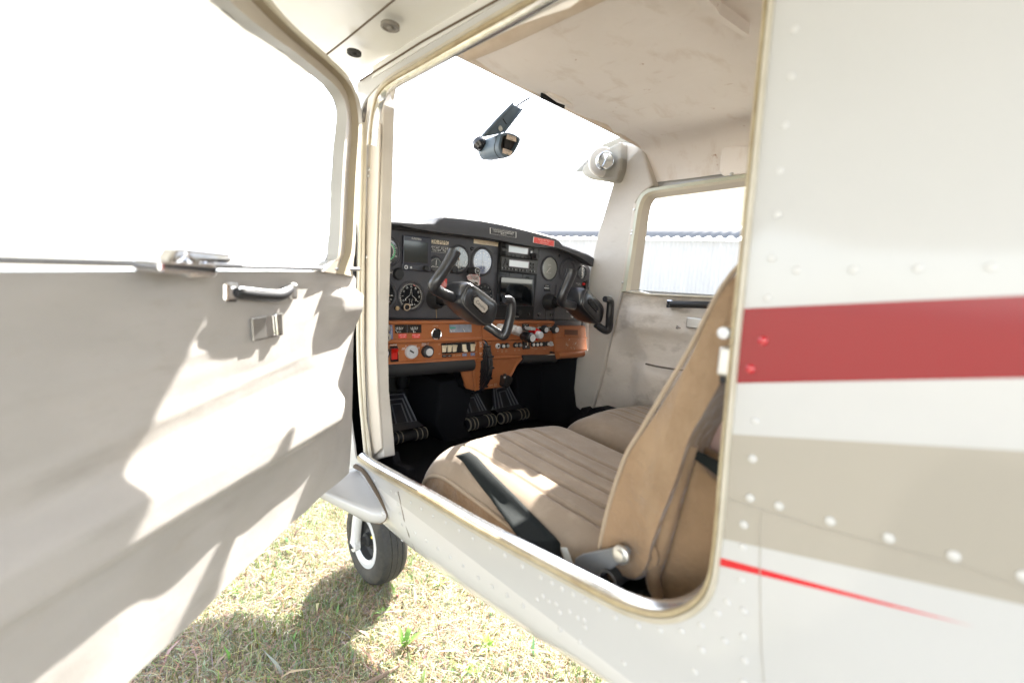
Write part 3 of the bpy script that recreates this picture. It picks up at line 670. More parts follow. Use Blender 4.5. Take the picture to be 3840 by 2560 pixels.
# right wall: pillar, door lining, window frame
YI = -1.395
pil = [F4(u, v) for u, v in ((300, 40), (340, 48), (395, 60), (415, 100), (455, 255), (410, 290), (375, 340), (368, 380), (350, 520), (325, 640), (300, 780), (270, 900), (215, 1150), (160, 1345), (110, 1365), (75, 1340), (65, 1250), (80, 1100), (118, 1060), (135, 1060), (143, 700), (160, 590), (180, 500), (205, 420), (250, 270), (290, 130))]
P3 = [PY(p, YI+.012) for p in pil]
rp = plate('right_pillar', P3, (0, -.05, 0), pillcl, air, .012)
rivets([PY(F4(*p), YI+.0135) for p in ((363, 373), (353, 478), (350, 493), (306, 730))], steel, rp, .0045, (0, 1, 0), 'screw', .5, 10)
plate('hinge_cover', [PY(F4(*p), YI+.013) for p in ((362, 340), (377, 345), (335, 620), (310, 770), (296, 770), (318, 620))], (0, -.004, 0), cover, rp, .002)
def right_door():
    # lining below the window as a softly folded sheet
    top = [PY(F4(u, v), YI) for u, v in ((302, 778), (430, 787), (560, 793), (730, 800))]; top.append(top[-1]+Vector((-.45, 0, .005)))
    bot = [PY(F4(u, v), YI) for u, v in ((165, 1345), (260, 1375), (340, 1398), (420, 1420))]; bot.append(Vector((.16, YI, -.44)))
    top = resample(top, 40); bot = resample(bot, 40); rows = []
    for j in range(31):
        q = j/30; row = []
        for i in range(40):
            p = top[i].lerp(bot[i], q); e = .006*math.sin(9*p.x+14*p.z)*math.sin(math.pi*q)+.004*math.sin(30*p.x-18*p.z)*math.sin(math.pi*q)
            e += .030*sstep(-.205, -.24, p.z)*sstep(-.43, -.30, p.z)*sstep(.87, .80, p.x)       # arm rest swelling
            e += .016*sstep(-.025, -.035, p.z)*sstep(-.12, -.10, p.z)*sstep(.90, .87, p.x)+.008*math.exp(-((p.x-.80-.5*(p.z+.2))/.02)**2)*sstep(-.10, -.13, p.z)
            row.append(p+Vector((0, e, 0)))
        rows.append(row)
    dl = loft('right_door_lining', rows, farcl, air, closed=False)
    tube('door_edge_piping', [PY(F4(u, v), YI+.006) for u, v in ((305, 780), (270, 920), (230, 1080), (195, 1210), (165, 1340))], .004, doorcl, dl, 8, smooth=3)
    tube('pocket_crease_shade', [PY(F4(u, v), YI+.026) for u, v in ((420, 1128), (470, 1140), (560, 1155), (700, 1170))], .003, mat('pocket_shadow_cloth', (.16, .135, .11), .95), dl, 6)  # dark tube stands in for the shade in the pocket crease
    # grab strap
    a = PY(F4(545, 836), YI+.03); b = PY(F4(830, 843), YI+.03)
    tube('grab_strap', [a, a.lerp(b, .5)+Vector((0, .012, 0)), b], .011, blackr, dl, 10, smooth=4)
    box('strap_bracket', PY(F4(547, 836), YI+.012), (.022, .03, .026), chrome, dl, .003)
    c = PY(F4(650, 927), YI+.006); box('latch_plate', c, (.105, .012, .052), alu, dl, .004); box('latch_lever', c+Vector((-.012, .012, .0)), (.05, .014, .034), steel, dl, .004)
    return dl
right_door()
outer = [F4(u, v) for u, v in ((308, 778), (345, 560), (362, 450), (375, 370), (395, 315), (425, 285), (470, 270), (680, 240), (890, 208), (1100, 176))]
inner = [F4(u, v) for u, v in ((372, 765), (380, 700), (398, 560), (412, 460), (427, 370), (440, 335), (470, 312), (680, 283), (890, 255), (1100, 227))]
def frame_band(name, f0, f1, e0, e1, m, par):
    o3 = resample(smoothpath([PY(p, YI) for p in outer], 5), 60); i3 = resample(smoothpath([PY(p, YI) for p in inner], 5), 60)
    A_ = [o3[i].lerp(i3[i], f0)+Vector((0, e0, 0)) for i in range(60)]; B_ = [o3[i].lerp(i3[i], f1)+Vector((0, e1, 0)) for i in range(60)]
    return strip(name, A_, B_, m, par)
wf = frame_band('right_window_frame', .0, .42, .012, .016, mat('pale_green_paint', (.50, .50, .39), .4, var=(20, .5, (.42, .41, .30))), air)
frame_band('frame_lip', .42, .62, .016, .004, cream, wf); frame_band('window_trim', .62, 1.0, .004, -.02, cover, wf); frame_band('frame_edge', -.04, .0, -.01, .012, dark, wf)
plate('right_window', [(.905, -1.42, .03), (.885, -1.42, .34), (.84, -1.42, .365), (.22, -1.42, .365), (.22, -1.42, .03)], (0, -.003, 0), clear, air)
plate('window_sill', [PY(F4(u, v), YI+.014) for u, v in ((300, 772), (380, 770), (430, 783), (730, 796), (1100, 812), (1100, 822), (730, 806), (430, 793))], (0, -.03, 0), cream, air, .003)
# fresh air vent in the right wing root
def vent():
    y = -1.345
    hp = [G5(u, v) for u, v in ((1850, 665), (1760, 705), (1640, 770), (1500, 870), (1420, 950), (1402, 1000), (1425, 1050), (1480, 1080), (1700, 1110), (1790, 1115), (1835, 980), (1850, 850))]
    v = plate('air_vent', [PY(p, y) for p in hp], (.0, -.05, 0), ventcl, air, .012)
    c = PY(G5(1640, 910), y); ax = Vector((-.75, .62, -.12)).normalized()
    lathe('vent_ring', [(.047, -.01), (.050, .012), (.046, .018), (.0300, .020)], c, ax, pillcl, v, 32)
    lathe('vent_knob', [(.029, .0), (.029, .022), (.0255, .026), (.0255, .036), (.029, .040), (.029, .054), (.027, .056), (.025, .052), (.001, .050)], c, ax, chromev, v, 32)
    tube('vent_lever', [c+ax*.054+Vector((.004, .006, -.02)), c+ax*.054+Vector((-.004, -.006, .02))], .003, chromev, v, 6)
vent()
# -- nose gear
def nose_gear():
    c = Vector((1.80, CL, GZ+.195)); Rt = .197
    g = lathe('nose_wheel', [(.118, -.058), (.135, -.066), (.165, -.066), (.184, -.054), (.1955, -.034), (.1955, -.0265), (.192, -.025), (.1955, -.0235), (Rt, -.001), (.1935, 0), (Rt, .001), (.1955, .0235), (.192, .025), (.1955, .0265), (.1955, .034), (.184, .054), (.165, .066), (.135, .066), (.118, .058), (.112, .04)], c, (0, 1, 0), [tyre, tyrewall], air, 48,
              mids=[1, 1, 1, 1]+[0]*11+[1, 1, 1, 1], cap=False)
    lathe('wheel_rim', [(.122, .052), (.119, .060), (.100, .061), (.086, .050), (.084, .02), (.05, .01), (.048, -.05), (.119, -.06)], c, (0, 1, 0), [white, dark], g, 40, mids=[0, 0, 0, 1, 1, 1, 1], cap=False)
    lathe('wheel_hub', [(.085, .012), (.05, .014), (.045, .03), (.03, .034), (.03, .05), (.018, .055), (.018, .10), (.001, .10)], c, (0, 1, 0), dark, g, 24)
    lathe('valve_cap', [(.006, 0), (.006, .02), (.001, .021)], c+Vector((-.05, .03, .035)), (-.2, 1, .1), yellow, g, 12)
    for s in (-1, 1):
        top = c+Vector((-.02, s*.075, .24)); bot = c+Vector((.0, s*.098, -.005))
        tube('fork_leg', [top, c+Vector((-.005, s*.092, .13)), c+Vector((0, s*.096, .04)), bot], [.024, .022, .021, .024], white, g, 12, smooth=3)
        lathe('axle_bolt', [(.028, -.012), (.028, .012), (.012, .014), (.012, .026), (.001, .027)], bot, (0, s, 0), white if s < 0 else [white, dark], g, 16, mids=None if s < 0 else [0, 0, 1, 1])
    tube('fork_crown', [c+Vector((-.02, -.075, .24)), c+Vector((-.03, 0, .27)), c+Vector((-.02, .075, .24))], .026, white, g, 12, smooth=4)
    tube('oleo_strut', [c+Vector((-.03, 0, .26)), c+Vector((-.08, 0, .56))], .03, steel, g, 14)
    return g
nose_gear()
# -- main gear legs (out of frame) so that the aircraft stands
for s in (-1, 1):
    tube('main_gear_leg', [(-.05, CL+s*.30, -.56), (-.1, CL+s*.75, -.85), (-.12, CL+s*1.08, -1.13)], [.035, .03, .025], white, air, 10, smooth=3)
    c = Vector((-.12, CL+s*1.16, GZ+.215)); lathe('main_wheel', [(.08, -.06), (.12, -.075), (.17, -.075), (.205, -.05), (.217, 0), (.205, .05), (.17, .075), (.12, .075), (.08, .06)], c, (0, 1, 0), tyre, air, 36)
# -- wing strut with its lower fairing cuff
def strut(s):
    y0 = YL if s > 0 else YRT; a = Vector((1.00, y0-.03*s, -.545)); b = Vector((.78, y0+s*1.95, WZ+.02))
    d = (b-a).normalized(); ch = Vector((1, 0, 0)); ch = (ch-d*d.x).normalized(); th = d.cross(ch)
    def ring(p, c, t): return [p+ch*(c*math.cos(k*math.pi/8))+th*(t*math.sin(k*math.pi/8)) for k in range(16)]
    o = loft('wing_strut', [ring(a.lerp(b, q), .075, .02) for q in (.10, .5, 1)], white, air, closed=True)
    return o, ring, a, b
strut(1); strut(-1)
def cuff():
    # teardrop fairing that wraps the foot of the strut and lies on the fuselage
    base = [L5(u, v) for u, v in ((340, 395), (400, 430), (470, 540), (560, 690), (620, 790), (655, 860), (650, 900), (615, 940), (570, 950), (520, 920), (470, 880), (430, 800), (360, 720), (250, 690), (180, 620), (240, 480))]
    P = [PY(p, -.475) for p in base]; c = sum(P, Vector())/len(P)
    tip = Vector((.99, -.30, -.42))
    rings = [P, [p.lerp(c, .10)+Vector((0, .028, .008)) for p in P], [p.lerp(c, .32)+Vector((0, .065, .03)) for p in P], [(p-c)*.42+tip+Vector((0, -.02, -.01)) for p in P], [(p-c)*.30+tip+Vector((-.01, .10, .06)) for p in P]]
    o = loft('strut_fairing', rings, white, air, smooth=True)
    tube('fairing_seam', [PY(L5(u, v), -.44) for u, v in ((190, 500), (235, 560), (245, 610), (205, 670), (110, 668))], .0012, seamm, o, 5, smooth=3)
    tube('fairing_gap', [PY(L5(u, v), -.466) for u, v in ((345, 385), (420, 430), (490, 530), (570, 670), (620, 770), (655, 860), (640, 915), (590, 948), (545, 945))], [.006, .005, .005, .004, .003, .0015, .0012, .001, .001], seamm, o, 6, smooth=3)
    rivets([PY(L5(620, 845), -.455)], ivory, o, .006)
cuff()

# ================================================================== the open left door
HG = Vector((.97, -.47, 0)); DT = Vector((-.67, .742, 0)).normalized(); DN = Vector((-.742, -.67, 0)).normalized()
def PD(p, e=0.0):                              # pixel -> point on the door plane raised by e
    r = ray(p); k = (HG.dot(DN)+e)/r.dot(DN); return r*k
def dw(t, z, e=0.0): return HG+DT*t+DN*e+Vector((0, 0, z))
def dc(p): q = PD(p); return (q-HG).dot(DT), q.z
def lining_e(t, z):
    e = 0.025*sstep(-.205, -.238, z)*(1-sstep(-.272, -.292, z)*.75)*sstep(.115, .165, t)*(1-.75*sstep(-.30, -.42, z))
    e += .018*sstep(.215, .16, t)*sstep(-.022, -.036, z)*sstep(-.12, -.055, z)*sstep(.03, .06, t)                     # padded corner
    e += .0012*math.sin(17*z+5*t)+.0008*math.sin(31*z-9*t)*sstep(.2, .35, t)
    e += .0008*(sstep(-.088, -.096, z)-sstep(-.125, -.14, z))*sstep(.3, .36, t)
    e += .0016*math.exp(-((z+.150+.10*(t-.4))/.005)**2)*sstep(.22, .30, t)-.0016*math.exp(-((z+.178+.08*(t-.4))/.010)**2)*sstep(.2, .3, t)+.0012*math.exp(-((z+.095+.06*(t-.4))/.005)**2)*sstep(.36, .46, t)
    e += .002*math.sin(40*t+22*z)*math.sin(9*t)*sstep(-.28, -.32, z)
    return e
def door():
    top = [dc(p) for p in (D(818, 640), D(806, 625), D(800, 624), D(700, 623), D(400, 622), D(0, 622))]; top.append((.775, top[-1][1]-.004)); top.append((.80, -.05))
    bot = [dc(p) for p in (D(833, 1052), D(828, 1066), D(800, 1088), D(760, 1120), D(700, 1172), D(655, 1210), D(600, 1265), D(545, 1318), D(490, 1370), D(400, 1460), D(290, 1568))]
    tl, zl = bot[-1]; bot += [(tl+.08, zl+.012), (.745, zl+.06), (.80, -.24)]
    T = resample([(t, z, 0) for t, z in top], 70); Bm = resample([(t, z, 0) for t, z in bot], 70); rows = []
    # even spacing in t along both edges
    tt = [T[0].x+(.80-T[0].x)*i/79 for i in range(80)]
    zt = np.interp(tt, [p[0] for p in top], [p[1] for p in top]); zb = np.interp(tt, [p[0] for p in bot], [p[1] for p in bot])
    for j in range(73):
        q = j/72; rows.append([dw(tt[i], zt[i]+(zb[i]-zt[i])*q, lining_e(tt[i], zt[i]+(zb[i]-zt[i])*q)) for i in range(80)])
    d = loft('left_door', rows, doorcl, air, closed=False)
    d['label'] = 'open left door, its inside lined with worn beige cloth'
    # outer skin and rim
    rim = [dw(tt[i], zt[i]) for i in range(80)]+[dw(tt[i], zb[i]) for i in range(79, -1, -1)]; rim2 = [p-DN*.045 for p in rim]
    loft('door_edge', [[p-DN*.004 for p in rim]+[rim[0]-DN*.004], rim2+[rim2[0]]], white, d, closed=False, smooth=False)
    mesh('door_skin', rim2, [list(range(len(rim2)))], white, d)
    # window frame: bands lofted between outer and inner outline
    o_ = [dc(W0(u, v)) for u, v in ((2210, 1740), (2215, 1640), (2225, 1568), (2245, 1100), (2268, 800), (2262, 690), (2240, 600), (2180, 480), (2050, 350), (1690, 0))]
    i_ = [dc(W0(u, v)) for u, v in ((1980, 1705), (2045, 1650), (2085, 1568), (2113, 1000), (2138, 760), (2128, 660), (2080, 565), (2000, 490), (1830, 355), (1355, 0))]
    zo = o_[-1][1]; zi = i_[-1][1]
    o_ += [(.60, .405), (.70, .385), (.77, .31), (.79, .15), (.80, -.02)]; i_ += [(.55, .352), (.62, .34), (.70, .27), (.725, .15), (.73, .0)]
    N = 120
    O = resample(smoothpath([(t, z, 0) for t, z in o_], 6), N); I = resample(smoothpath([(t, z, 0) for t, z in i_], 6), N)
    def band(name, f0, f1, e0, e1, m, par, wob=0):
        A_ = []; B_ = []
        for k in range(N):
            a, b = O[k].lerp(I[k], f0), O[k].lerp(I[k], f1+wob*math.sin(k*.9)*math.sin(k*.23)); A_.append(dw(a.x, a.y, e0)); B_.append(dw(b.x, b.y, e1))
        return strip(name, A_, B_, m, par)
    fr = band('window_frame', .0, .30, .004, .012, cream, d)
    band('frame_outer', -.02, .0, -.03, .004, mat('khaki_paint', (.50, .45, .33), .5, var=(30, .6, (.40, .34, .22))), fr); band('frame_seal', .30, .48, .012, .018, khaki, fr); band('seal_lip', .48, .56, .018, .008, mat('dirty_seal', (.36, .30, .21), .7), fr)
    band('inner_trim', .56, .94, .008, .012, cover, fr); band('trim_edge', .94, 1.0, .012, -.006, mat('grey_trim', (.45, .44, .42), .5), fr, .03); band('frame_back', 1.0, .0, -.006, -.03, white, fr)
    # sill trim along the bottom of the window
    a, b = dw(.075, .018, .006), dw(.74, -.008, .006)
    tube('window_sill_trim', [a, b], .0035, mat('sill_grey', (.30, .30, .31), .4, .3), fr, 8)
    gl = [dw(p.x, p.y, -.012) for p in I[::3]]
    mesh('door_window', gl, [list(range(len(gl)))], clear, d)
    # window latch, chrome
    def Q(u, v, e): return PD(DH(u, v), e)
    lt = box('window_latch', Q(440, 400, .022), (.075, .03, .012), chrome, d, .003, (DT, DN, XU))
    plate('latch_handle', [Q(u, v, .022) for u, v in ((400, 205), (470, 210), (840, 252), (875, 285), (858, 352), (552, 345), (545, 412), (450, 412), (445, 330), (395, 285))], DN*.014, chrome, lt, .004)
    plate('latch_pivot', [Q(u, v, .018) for u, v in ((185, 412), (195, 335), (285, 205), (400, 205), (425, 235), (300, 330), (285, 415))], DN*.016, chrome, lt, .004)
    plate('latch_strike', [Q(u, v, .012) for u, v in ((420, 430), (730, 438), (715, 492), (450, 490))], DN*.012, alu, lt, .004)
    # grab handle: black strap between two chrome brackets
    h = tube('grab_handle', [Q(1000, 640, .005), Q(1060, 650, .008), Q(1250, 668, .010), Q(1420, 672, .010), Q(1490, 640, .008), Q(1530, 610, .005)], [.0075, .0088, .0090, .0090, .0085, .007], mat('black_leather', (.016, .016, .018), .5, bump=(300, .3, .001)), d, 12, smooth=4)
    tube('handle_rail', [Q(1045, 602, .013), Q(1250, 622, .016), Q(1420, 636, .016), Q(1490, 610, .013)], .0016, alu, h, 6, smooth=4)
    box('handle_bracket', Q(950, 640, .004), (.024, .008, .026), chrome, h, .004, (DT, DN, XU)); box('handle_bracket', Q(1565, 630, .004), (.018, .008, .026), steel, h, .004, (DT, DN, XU))
    # inside door latch
    pl = plate('door_latch', [Q(u, v, .001) for u, v in ((1145, 890), (1440, 845), (1455, 1060), (1165, 1120))], DN*.003, chrome, d, .003)
    plate('latch_cup', [Q(u, v, .0042) for u, v in ((1150, 895), (1290, 875), (1300, 1085), (1165, 1112))], DN*.002, steel, pl, .003)
    plate('latch_lever', [Q(u, v, .0042) for u, v in ((1375, 850), (1440, 840), (1450, 1055), (1395, 1065))], DN*.004, chrome, pl, .004)
    # hinge-side stays
    return d
ldoor = door()

# ================================================================== instrument panel
XP = 1.10
ip = thing('instrument_panel', 'black instrument panel with dials and radios above a worn brown lower dash', 'instrument panel', (XP, CL, -.33))
def q3(c, a=0, b=0, e=0): return c+XR*a+XU*b+XN*e
def pxl(fr, pts, x): return [PX(fr(*p), x) for p in pts]
pan = plate('panel_face', [(XP, -.49, -.0985), (XP, -1.437, -.0985), (XP, -1.437, .085), (XP, -1.42, .108), (XP, -1.32, .143), (XP, -1.2, .155), (XP, -.95, .160), (XP, -.7, .150), (XP, -.49, .128)], (.012, 0, 0), blackp, ip, .002)
def glareshield():
    lo = [(20, 108), (200, 118), (430, 165), (590, 190), (640, 196), (700, 203), (860, 218), (1050, 242), (1230, 274), (1420, 307), (1600, 342), (1740, 338), (1790, 346), (1850, 367), (2000, 432), (2100, 500), (2130, 525)]
    hi = [(20, 62), (200, 66), (430, 85), (595, 95), (640, 52), (690, 27), (850, 38), (1050, 62), (1230, 95), (1420, 140), (1610, 190), (1770, 235), (1810, 262), (1850, 308), (2000, 362), (2110, 402), (2152, 432)]
    r0 = [PX(A(*p), 1.055) for p in lo]; r2 = [PX(A(*p), 1.052) for p in hi]
    r1 = [p+Vector((-.010, 0, .002)) for p in r0]; r15 = [b+Vector((-.006, 0, -.006)) for b in r2]
    under = [p+Vector((.045, 0, .012)) for p in r0]
    r3 = [p+Vector((.02, 0, .001)) for p in r2]; r4 = [Vector((1.50-.35*((p.y-CL)/.46)**2, p.y, p.z*.7+.04)) for p in r2]
    return loft('glareshield', [under, r0, r1, r15, r2, r3, r4], blackg, ip, closed=False, autos=50)
gs = glareshield()
# ---- gauges
def gauge(name, c, r_px, dial, label=None, ring=blackp, inner=.86, fr=A, depth=.004, seg=40):
    cc = PX(fr(*c), XP-.0005); top = PX(fr(c[0], c[1]-r_px), XP); r = abs(top.z-cc.z)
    g = lathe(name, [(r*1.06, 0), (r*1.06, .002), (r*1.0, .005), (r*.95, .006), (r*inner*1.02, .0045), (r*inner, .001)], cc, XN, ring, ip, seg, cap=False)
    lathe('dial', [(r*inner*1.01, .0012), (.0005, .0013)], cc, XN, dial, g, seg, cap=False)
    if label: g['label'] = label
    return g, cc, r*inner
def marks(name, g, c, r, angs, r0, r1, w, m, e=.0019):
    V = []; F = []
    for i, (a, k0, k1, ww) in enumerate([(a, r0, r1, w) if not isinstance(a, tuple) else a for a in angs]):
        d = XR*math.sin(a)+XU*math.cos(a); s = XR*math.cos(a)-XU*math.sin(a); n = len(V)
        for k, sg in ((k0, -1), (k0, 1), (k1, 1), (k1, -1)): V.append(c+d*(r*k)+s*(sg*ww*r)+XN*e)
        F.append([n, n+1, n+2, n+3])
    return mesh(name, V, F, m, g)
def arcm(name, g, c, r, a0, a1, r0, r1, m, e=.0018, n=16):
    P = [c+(XR*math.sin(a0+(a1-a0)*i/n)+XU*math.cos(a0+(a1-a0)*i/n))*(r*r0)+XN*e for i in range(n+1)]
    Q = [c+(XR*math.sin(a0+(a1-a0)*i/n)+XU*math.cos(a0+(a1-a0)*i/n))*(r*r1)+XN*e for i in range(n+1)]
    return strip(name, P, Q, m, g)
def nums(g, c, r, items, rad, size, m, upright=True, e=.002):
    for s, a in items:
        p = c+(XR*math.sin(a)+XU*math.cos(a))*(r*rad); text('numeral', s, size*r, p, m, g, off=e, rot=0 if upright else -a)
def needle(g, c, r, a, ln, w, m, e=.0026, tail=.1):
    d = XR*math.sin(a)+XU*math.cos(a); s = XR*math.cos(a)-XU*math.sin(a)
    return mesh('needle', [q+XN*e for q in (c-d*(r*tail)-s*(w*r), c-d*(r*tail)+s*(w*r), c+d*(r*ln*.8)+s*(w*r*.8), c+d*(r*ln), c+d*(r*ln*.8)-s*(w*r*.8))], [[0, 1, 2, 3, 4]], m, g)
T_ = math.tau
# airspeed
g, c, r = gauge('airspeed_indicator', (128, 370), 150, dialg)
arcm('green_arc', g, c, r, R(15), R(170), .62, .74, green); arcm('white_arc', g, c, r, R(10), R(120), .56, .61, print_w)
marks('markings', g, c, r, [R(a) for a in range(10, 340, 12)], .62, .78, .010, print_w); nums(g, c, r, [('40', R(28)), ('60', R(68)), ('80', R(112)), ('100', R(160)), ('120', R(215))], .88, .17, print_w); needle(g, c, r, R(-20), .7, .03, print_w)
# attitude replaced by a portable display unit
# turn coordinator
g, c, r = gauge('turn_coordinator', (85, 800), 150, dialm)
marks('markings', g, c, r, [(R(90), .70, .86, .035), (R(-90), .7, .86, .035), (R(112), .72, .86, .035), (R(-112), .72, .86, .035)], 0, 0, 0, print_w)
plate('turn_wing', [q3(c, a*r, b*r, .002) for a, b in ((-.66, .02), (.66, .02), (.66, -.02), (-.66, -.02))], XN*.0006, mat('orange_wing', (.7, .42, .22), .5), g)
plate('slip_tube', [q3(c, a*r, b*r, .002) for a, b in ((-.45, -.30), (.45, -.30), (.5, -.36), (.45, -.52), (-.45, -.55), (-.5, -.40))], XN*.0008, mat('slip_glass', (.40, .40, .30), .2), g)
nums(g, c, r, [('R', R(128)), ('L', R(-128))], .78, .16, print_w)
# heading indicator with aeroplane symbol
g, c, r = gauge('heading_indicator', (365, 812), 143, dialm, inner=.90)
marks('markings', g, c, r, [(R(a*5), .90 if a % 2 else .86, .985, .012) for a in range(72)], 0, 0, 0, print_w)
nums(g, c, r, [(s, R(30*i)) for i, s in enumerate(('W', '30', '33', 'N', '3', '6', 'E', '12', '15', 'S', '21', '24'))], .72, .19, print_w, False)
out = [(0, .62), (.05, .45), (.10, .10), (.14, .06), (.48, -.20), (.50, -.30), (.46, -.34), (.12, -.22), (.09, -.50), (.22, -.62), (.20, -.70), (.06, -.64), (0, -.67)]
out = out+[(-a, b) for a, b in reversed(out[1:-1])]; n = len(out); V = []
for i, (a, b) in enumerate(out):
    V.append(q3(c, a*r, b*r, .0022))
for i, (a, b) in enumerate(out):
    k = .90; V.append(q3(c, a*r*.86 - (0.0), (b+.04)*r*.92-.04*r, .0022))
mesh('aeroplane_symbol', V, [[i, (i+1) % n, n+(i+1) % n, n+i] for i in range(n)], print_w, g)
lathe('knob', [(.010, 0), (.010, .016), (.0085, .018), (.007, .017), (.0065, .010), (.0005, .010)], PX(C2(900, 940), XP), XN, [blackr, print_c, blackm], g, 20, mids=[0, 1, 1, 2, 2])
plate('index_flag', [q3(c, a*r, b*r, .0021) for a, b in ((.13, .93), (.33, .86), (.30, .79), (.12, .86))], XN*.0004, mat('pink_flag', (.5, .17, .15), .5), g)
# altimeter
g, c, r = gauge('altimeter', (835, 450), 137, dialg, inner=.88)
marks('markings', g, c, r, [(R(a*7.2), .88 if a % 5 else .84, .97, .010) for a in range(50)], 0, 0, 0, print_w)
nums(g, c, r, [(str(i), R(36*i)) for i in range(10)], .70, .24, print_w)
marks('barber_pole', g, c, r, [(R(180-16), .45, .75, .015), (R(180-6), .38, .74, .015), (R(184), .36, .74, .015), (R(194), .40, .76, .015), (R(203), .48, .74, .015)], 0, 0, 0, print_w)
needle(g, c, r, R(186), .9, .028, print_w, tail=.0); needle(g, c, r, R(-20), .5, .05, mat('tan_print', (.45, .28, .15), .5)); needle(g, c, r, R(2), .95, .05, print_w, tail=-.7)
lathe('knob', [(.011, 0), (.011, .020), (.010, .022), (.0005, .0222)], PX(A(760, 548), XP), XN, blackr, g, 20)
# course deviation indicator, sky reflection painted into its pale blue dial
g, c, r = gauge('course_indicator', (1067, 472), 136, dialb, inner=.88)
marks('markings', g, c, r, [(R(a*10), .84, .94, .012) for a in range(36)], 0, 0, 0, print_w)
nums(g, c, r, [(s, R(30*i+8)) for i, s in enumerate(('30', '33', 'N', '3', '6', 'E', '12', '15', 'S', '21', '24', 'W'))], .70, .14, print_w, False)
marks('deviation_dots', g, c, r, [(R(90), .12, .16, .02), (R(90), .24, .28, .02), (R(90), .36, .40, .02), (R(-90), .12, .16, .02), (R(-90), .24, .28, .02), (R(-90), .36, .40, .02)], 0, 0, 0, print_w)
needle(g, c, r, R(-3), .62, .014, print_w, tail=.6); plate('course_mark', [q3(c, a*r, b*r, .002) for a, b in ((-.05, .68), (.05, .68), (.015, .72), (.015, .84), (-.015, .84), (-.015, .72))], XN*.0005, print_w, g)
# hidden lower dial behind the yoke, small suction gauge, right hand dials
g, c, r = gauge('lower_dial', (1085, 800), 112, dialm); marks('markings', g, c, r, [R(a*30) for a in range(12)], .82, .95, .015, print_w)
g, c, r = gauge('suction_gauge', (610, 500), 82, dialg, inner=.84); marks('markings', g, c, r, [(R(a), .75, .92, .015) for a in range(-60, 70, 12)], 0, 0, 0, print_w); needle(g, c, r, R(2), .7, .04, print_w); marks('lower_marks', g, c, r, [(R(-120), .5, .9, .03)], 0, 0, 0, print_w)
text('lettering', 'SUCTION', .2*r, q3(c, 0, -.35*r), print_w, g, off=.002)
g, c, r = gauge('tachometer', (1724, 540), 118, dialc, 'pale reflecting dial on the right side of the panel', inner=.92); needle(g, c, r, R(225), .62, .03, print_w)
marks('markings', g, c, r, [(R(a), .84, .95, .012) for a in range(-120, 125, 12)], 0, 0, 0, mat('grey_print', (.4, .4, .36), .5)); text('lettering', 'RPM', .22*r, q3(c, -.05*r, .30*r), MATS['grey_print'], g, off=.002); text('lettering', 'HOURS', .18*r, q3(c, 0, -.42*r), MATS['grey_print'], g, off=.002)
g, c, r = gauge('blanking_cover', (1905, 561), 116, blackp, inner=.82); lathe('ring', [(r*.98, .002), (r*.96, .004), (r*.92, .002)], c, XN, blackp, g, 40, cap=False)
g, c, r = gauge('clock', (2040, 580), 66, dialg, inner=.90); needle(g, c, r, R(2), .75, .035, print_w, tail=.5); needle(g, c, r, R(90), .35, .03, print_w); text('lettering', 'R', .35*r, q3(c, .35*r, .25*r), print_w, g, off=.002)
marks('markings', g, c, r, [(R(a*30), .82, .93, .02) for a in range(12)], 0, 0, 0, print_w)
# screws of the panel
rivets([PX(A(*p), XP-.0003) for p in ((965, 347), (1823, 420), (2092, 670), (1620, 990), (1740, 995), (1520, 985), (130, 185))], blacks, pan, .006, XN, 'panel_screw', .6, 14)
lathe('knob', [(.016, 0), (.016, .004), (.013, .010), (.0005, .011)], PX(C1(720, 1390), XP), XN, blackr, pan, 20)
lathe('push_button', [(.006, 0), (.006, .008), (.0045, .011), (.0005, .012)], PX(C2(665, 980), XP), XN, [blackr, mat('brass_button', (.5, .36, .2), .4)], pan, 16, mids=[0, 1, 1])
# vertical seam between panel halves
tube('panel_seam', pxl(A, ((612, 890), (620, 1028)), XP-.0006), .0011, mat('seam_wood', (.25, .17, .09), .8), pan, 6)
tube('panel_seam', pxl(A, ((70, 148), (300, 165), (600, 200), (980, 245)), XP-.0008), .001, blackm, pan, 6)
# portable display in the attitude hole
def display():
    o = [(282, 212), (556, 240), (553, 578), (275, 546)]
    b = plate('portable_display', pxl(A, o, XP-.0006), XN*.008, mat('display_case', (.016, .016, .028), .35, coat=.2), ip, .002)
    plate('screen', pxl(C1, ((900, 400), (1605, 478), (1595, 1080), (893, 1030)), XP-.0088), XN*.0006, screen, b)
    plate('bezel_foot', pxl(C1, ((838, 1095), (1665, 1142), (1665, 1310), (822, 1255)), XP-.0088), XN*.002, mat('display_bezel', (.05, .052, .062), .4), b, .001)
    text('lettering', 'GARMIN', .0072, PX(C1(1265, 363), XP-.0088), print_w, b, sx=1.1)
    lathe('socket', [(.0055, 0), (.0055, .003), (.003, .003), (.003, .001), (.0002, .001)], PX(C1(950, 1190), XP-.0108), XN, [blackr, silver, blackm], b, 16, mids=[0, 1, 1, 2])
    lathe('knob', [(.007, 0), (.007, .012), (.006, .013), (.0002, .0132)], PX(C1(1510, 1225), XP-.0108), XN, blackr, b, 18)
    lathe('sensor', [(.003, 0), (.003, .0015), (.0002, .0016)], PX(C1(1105, 1200), XP-.0108), XN, silver, b, 12)
display()
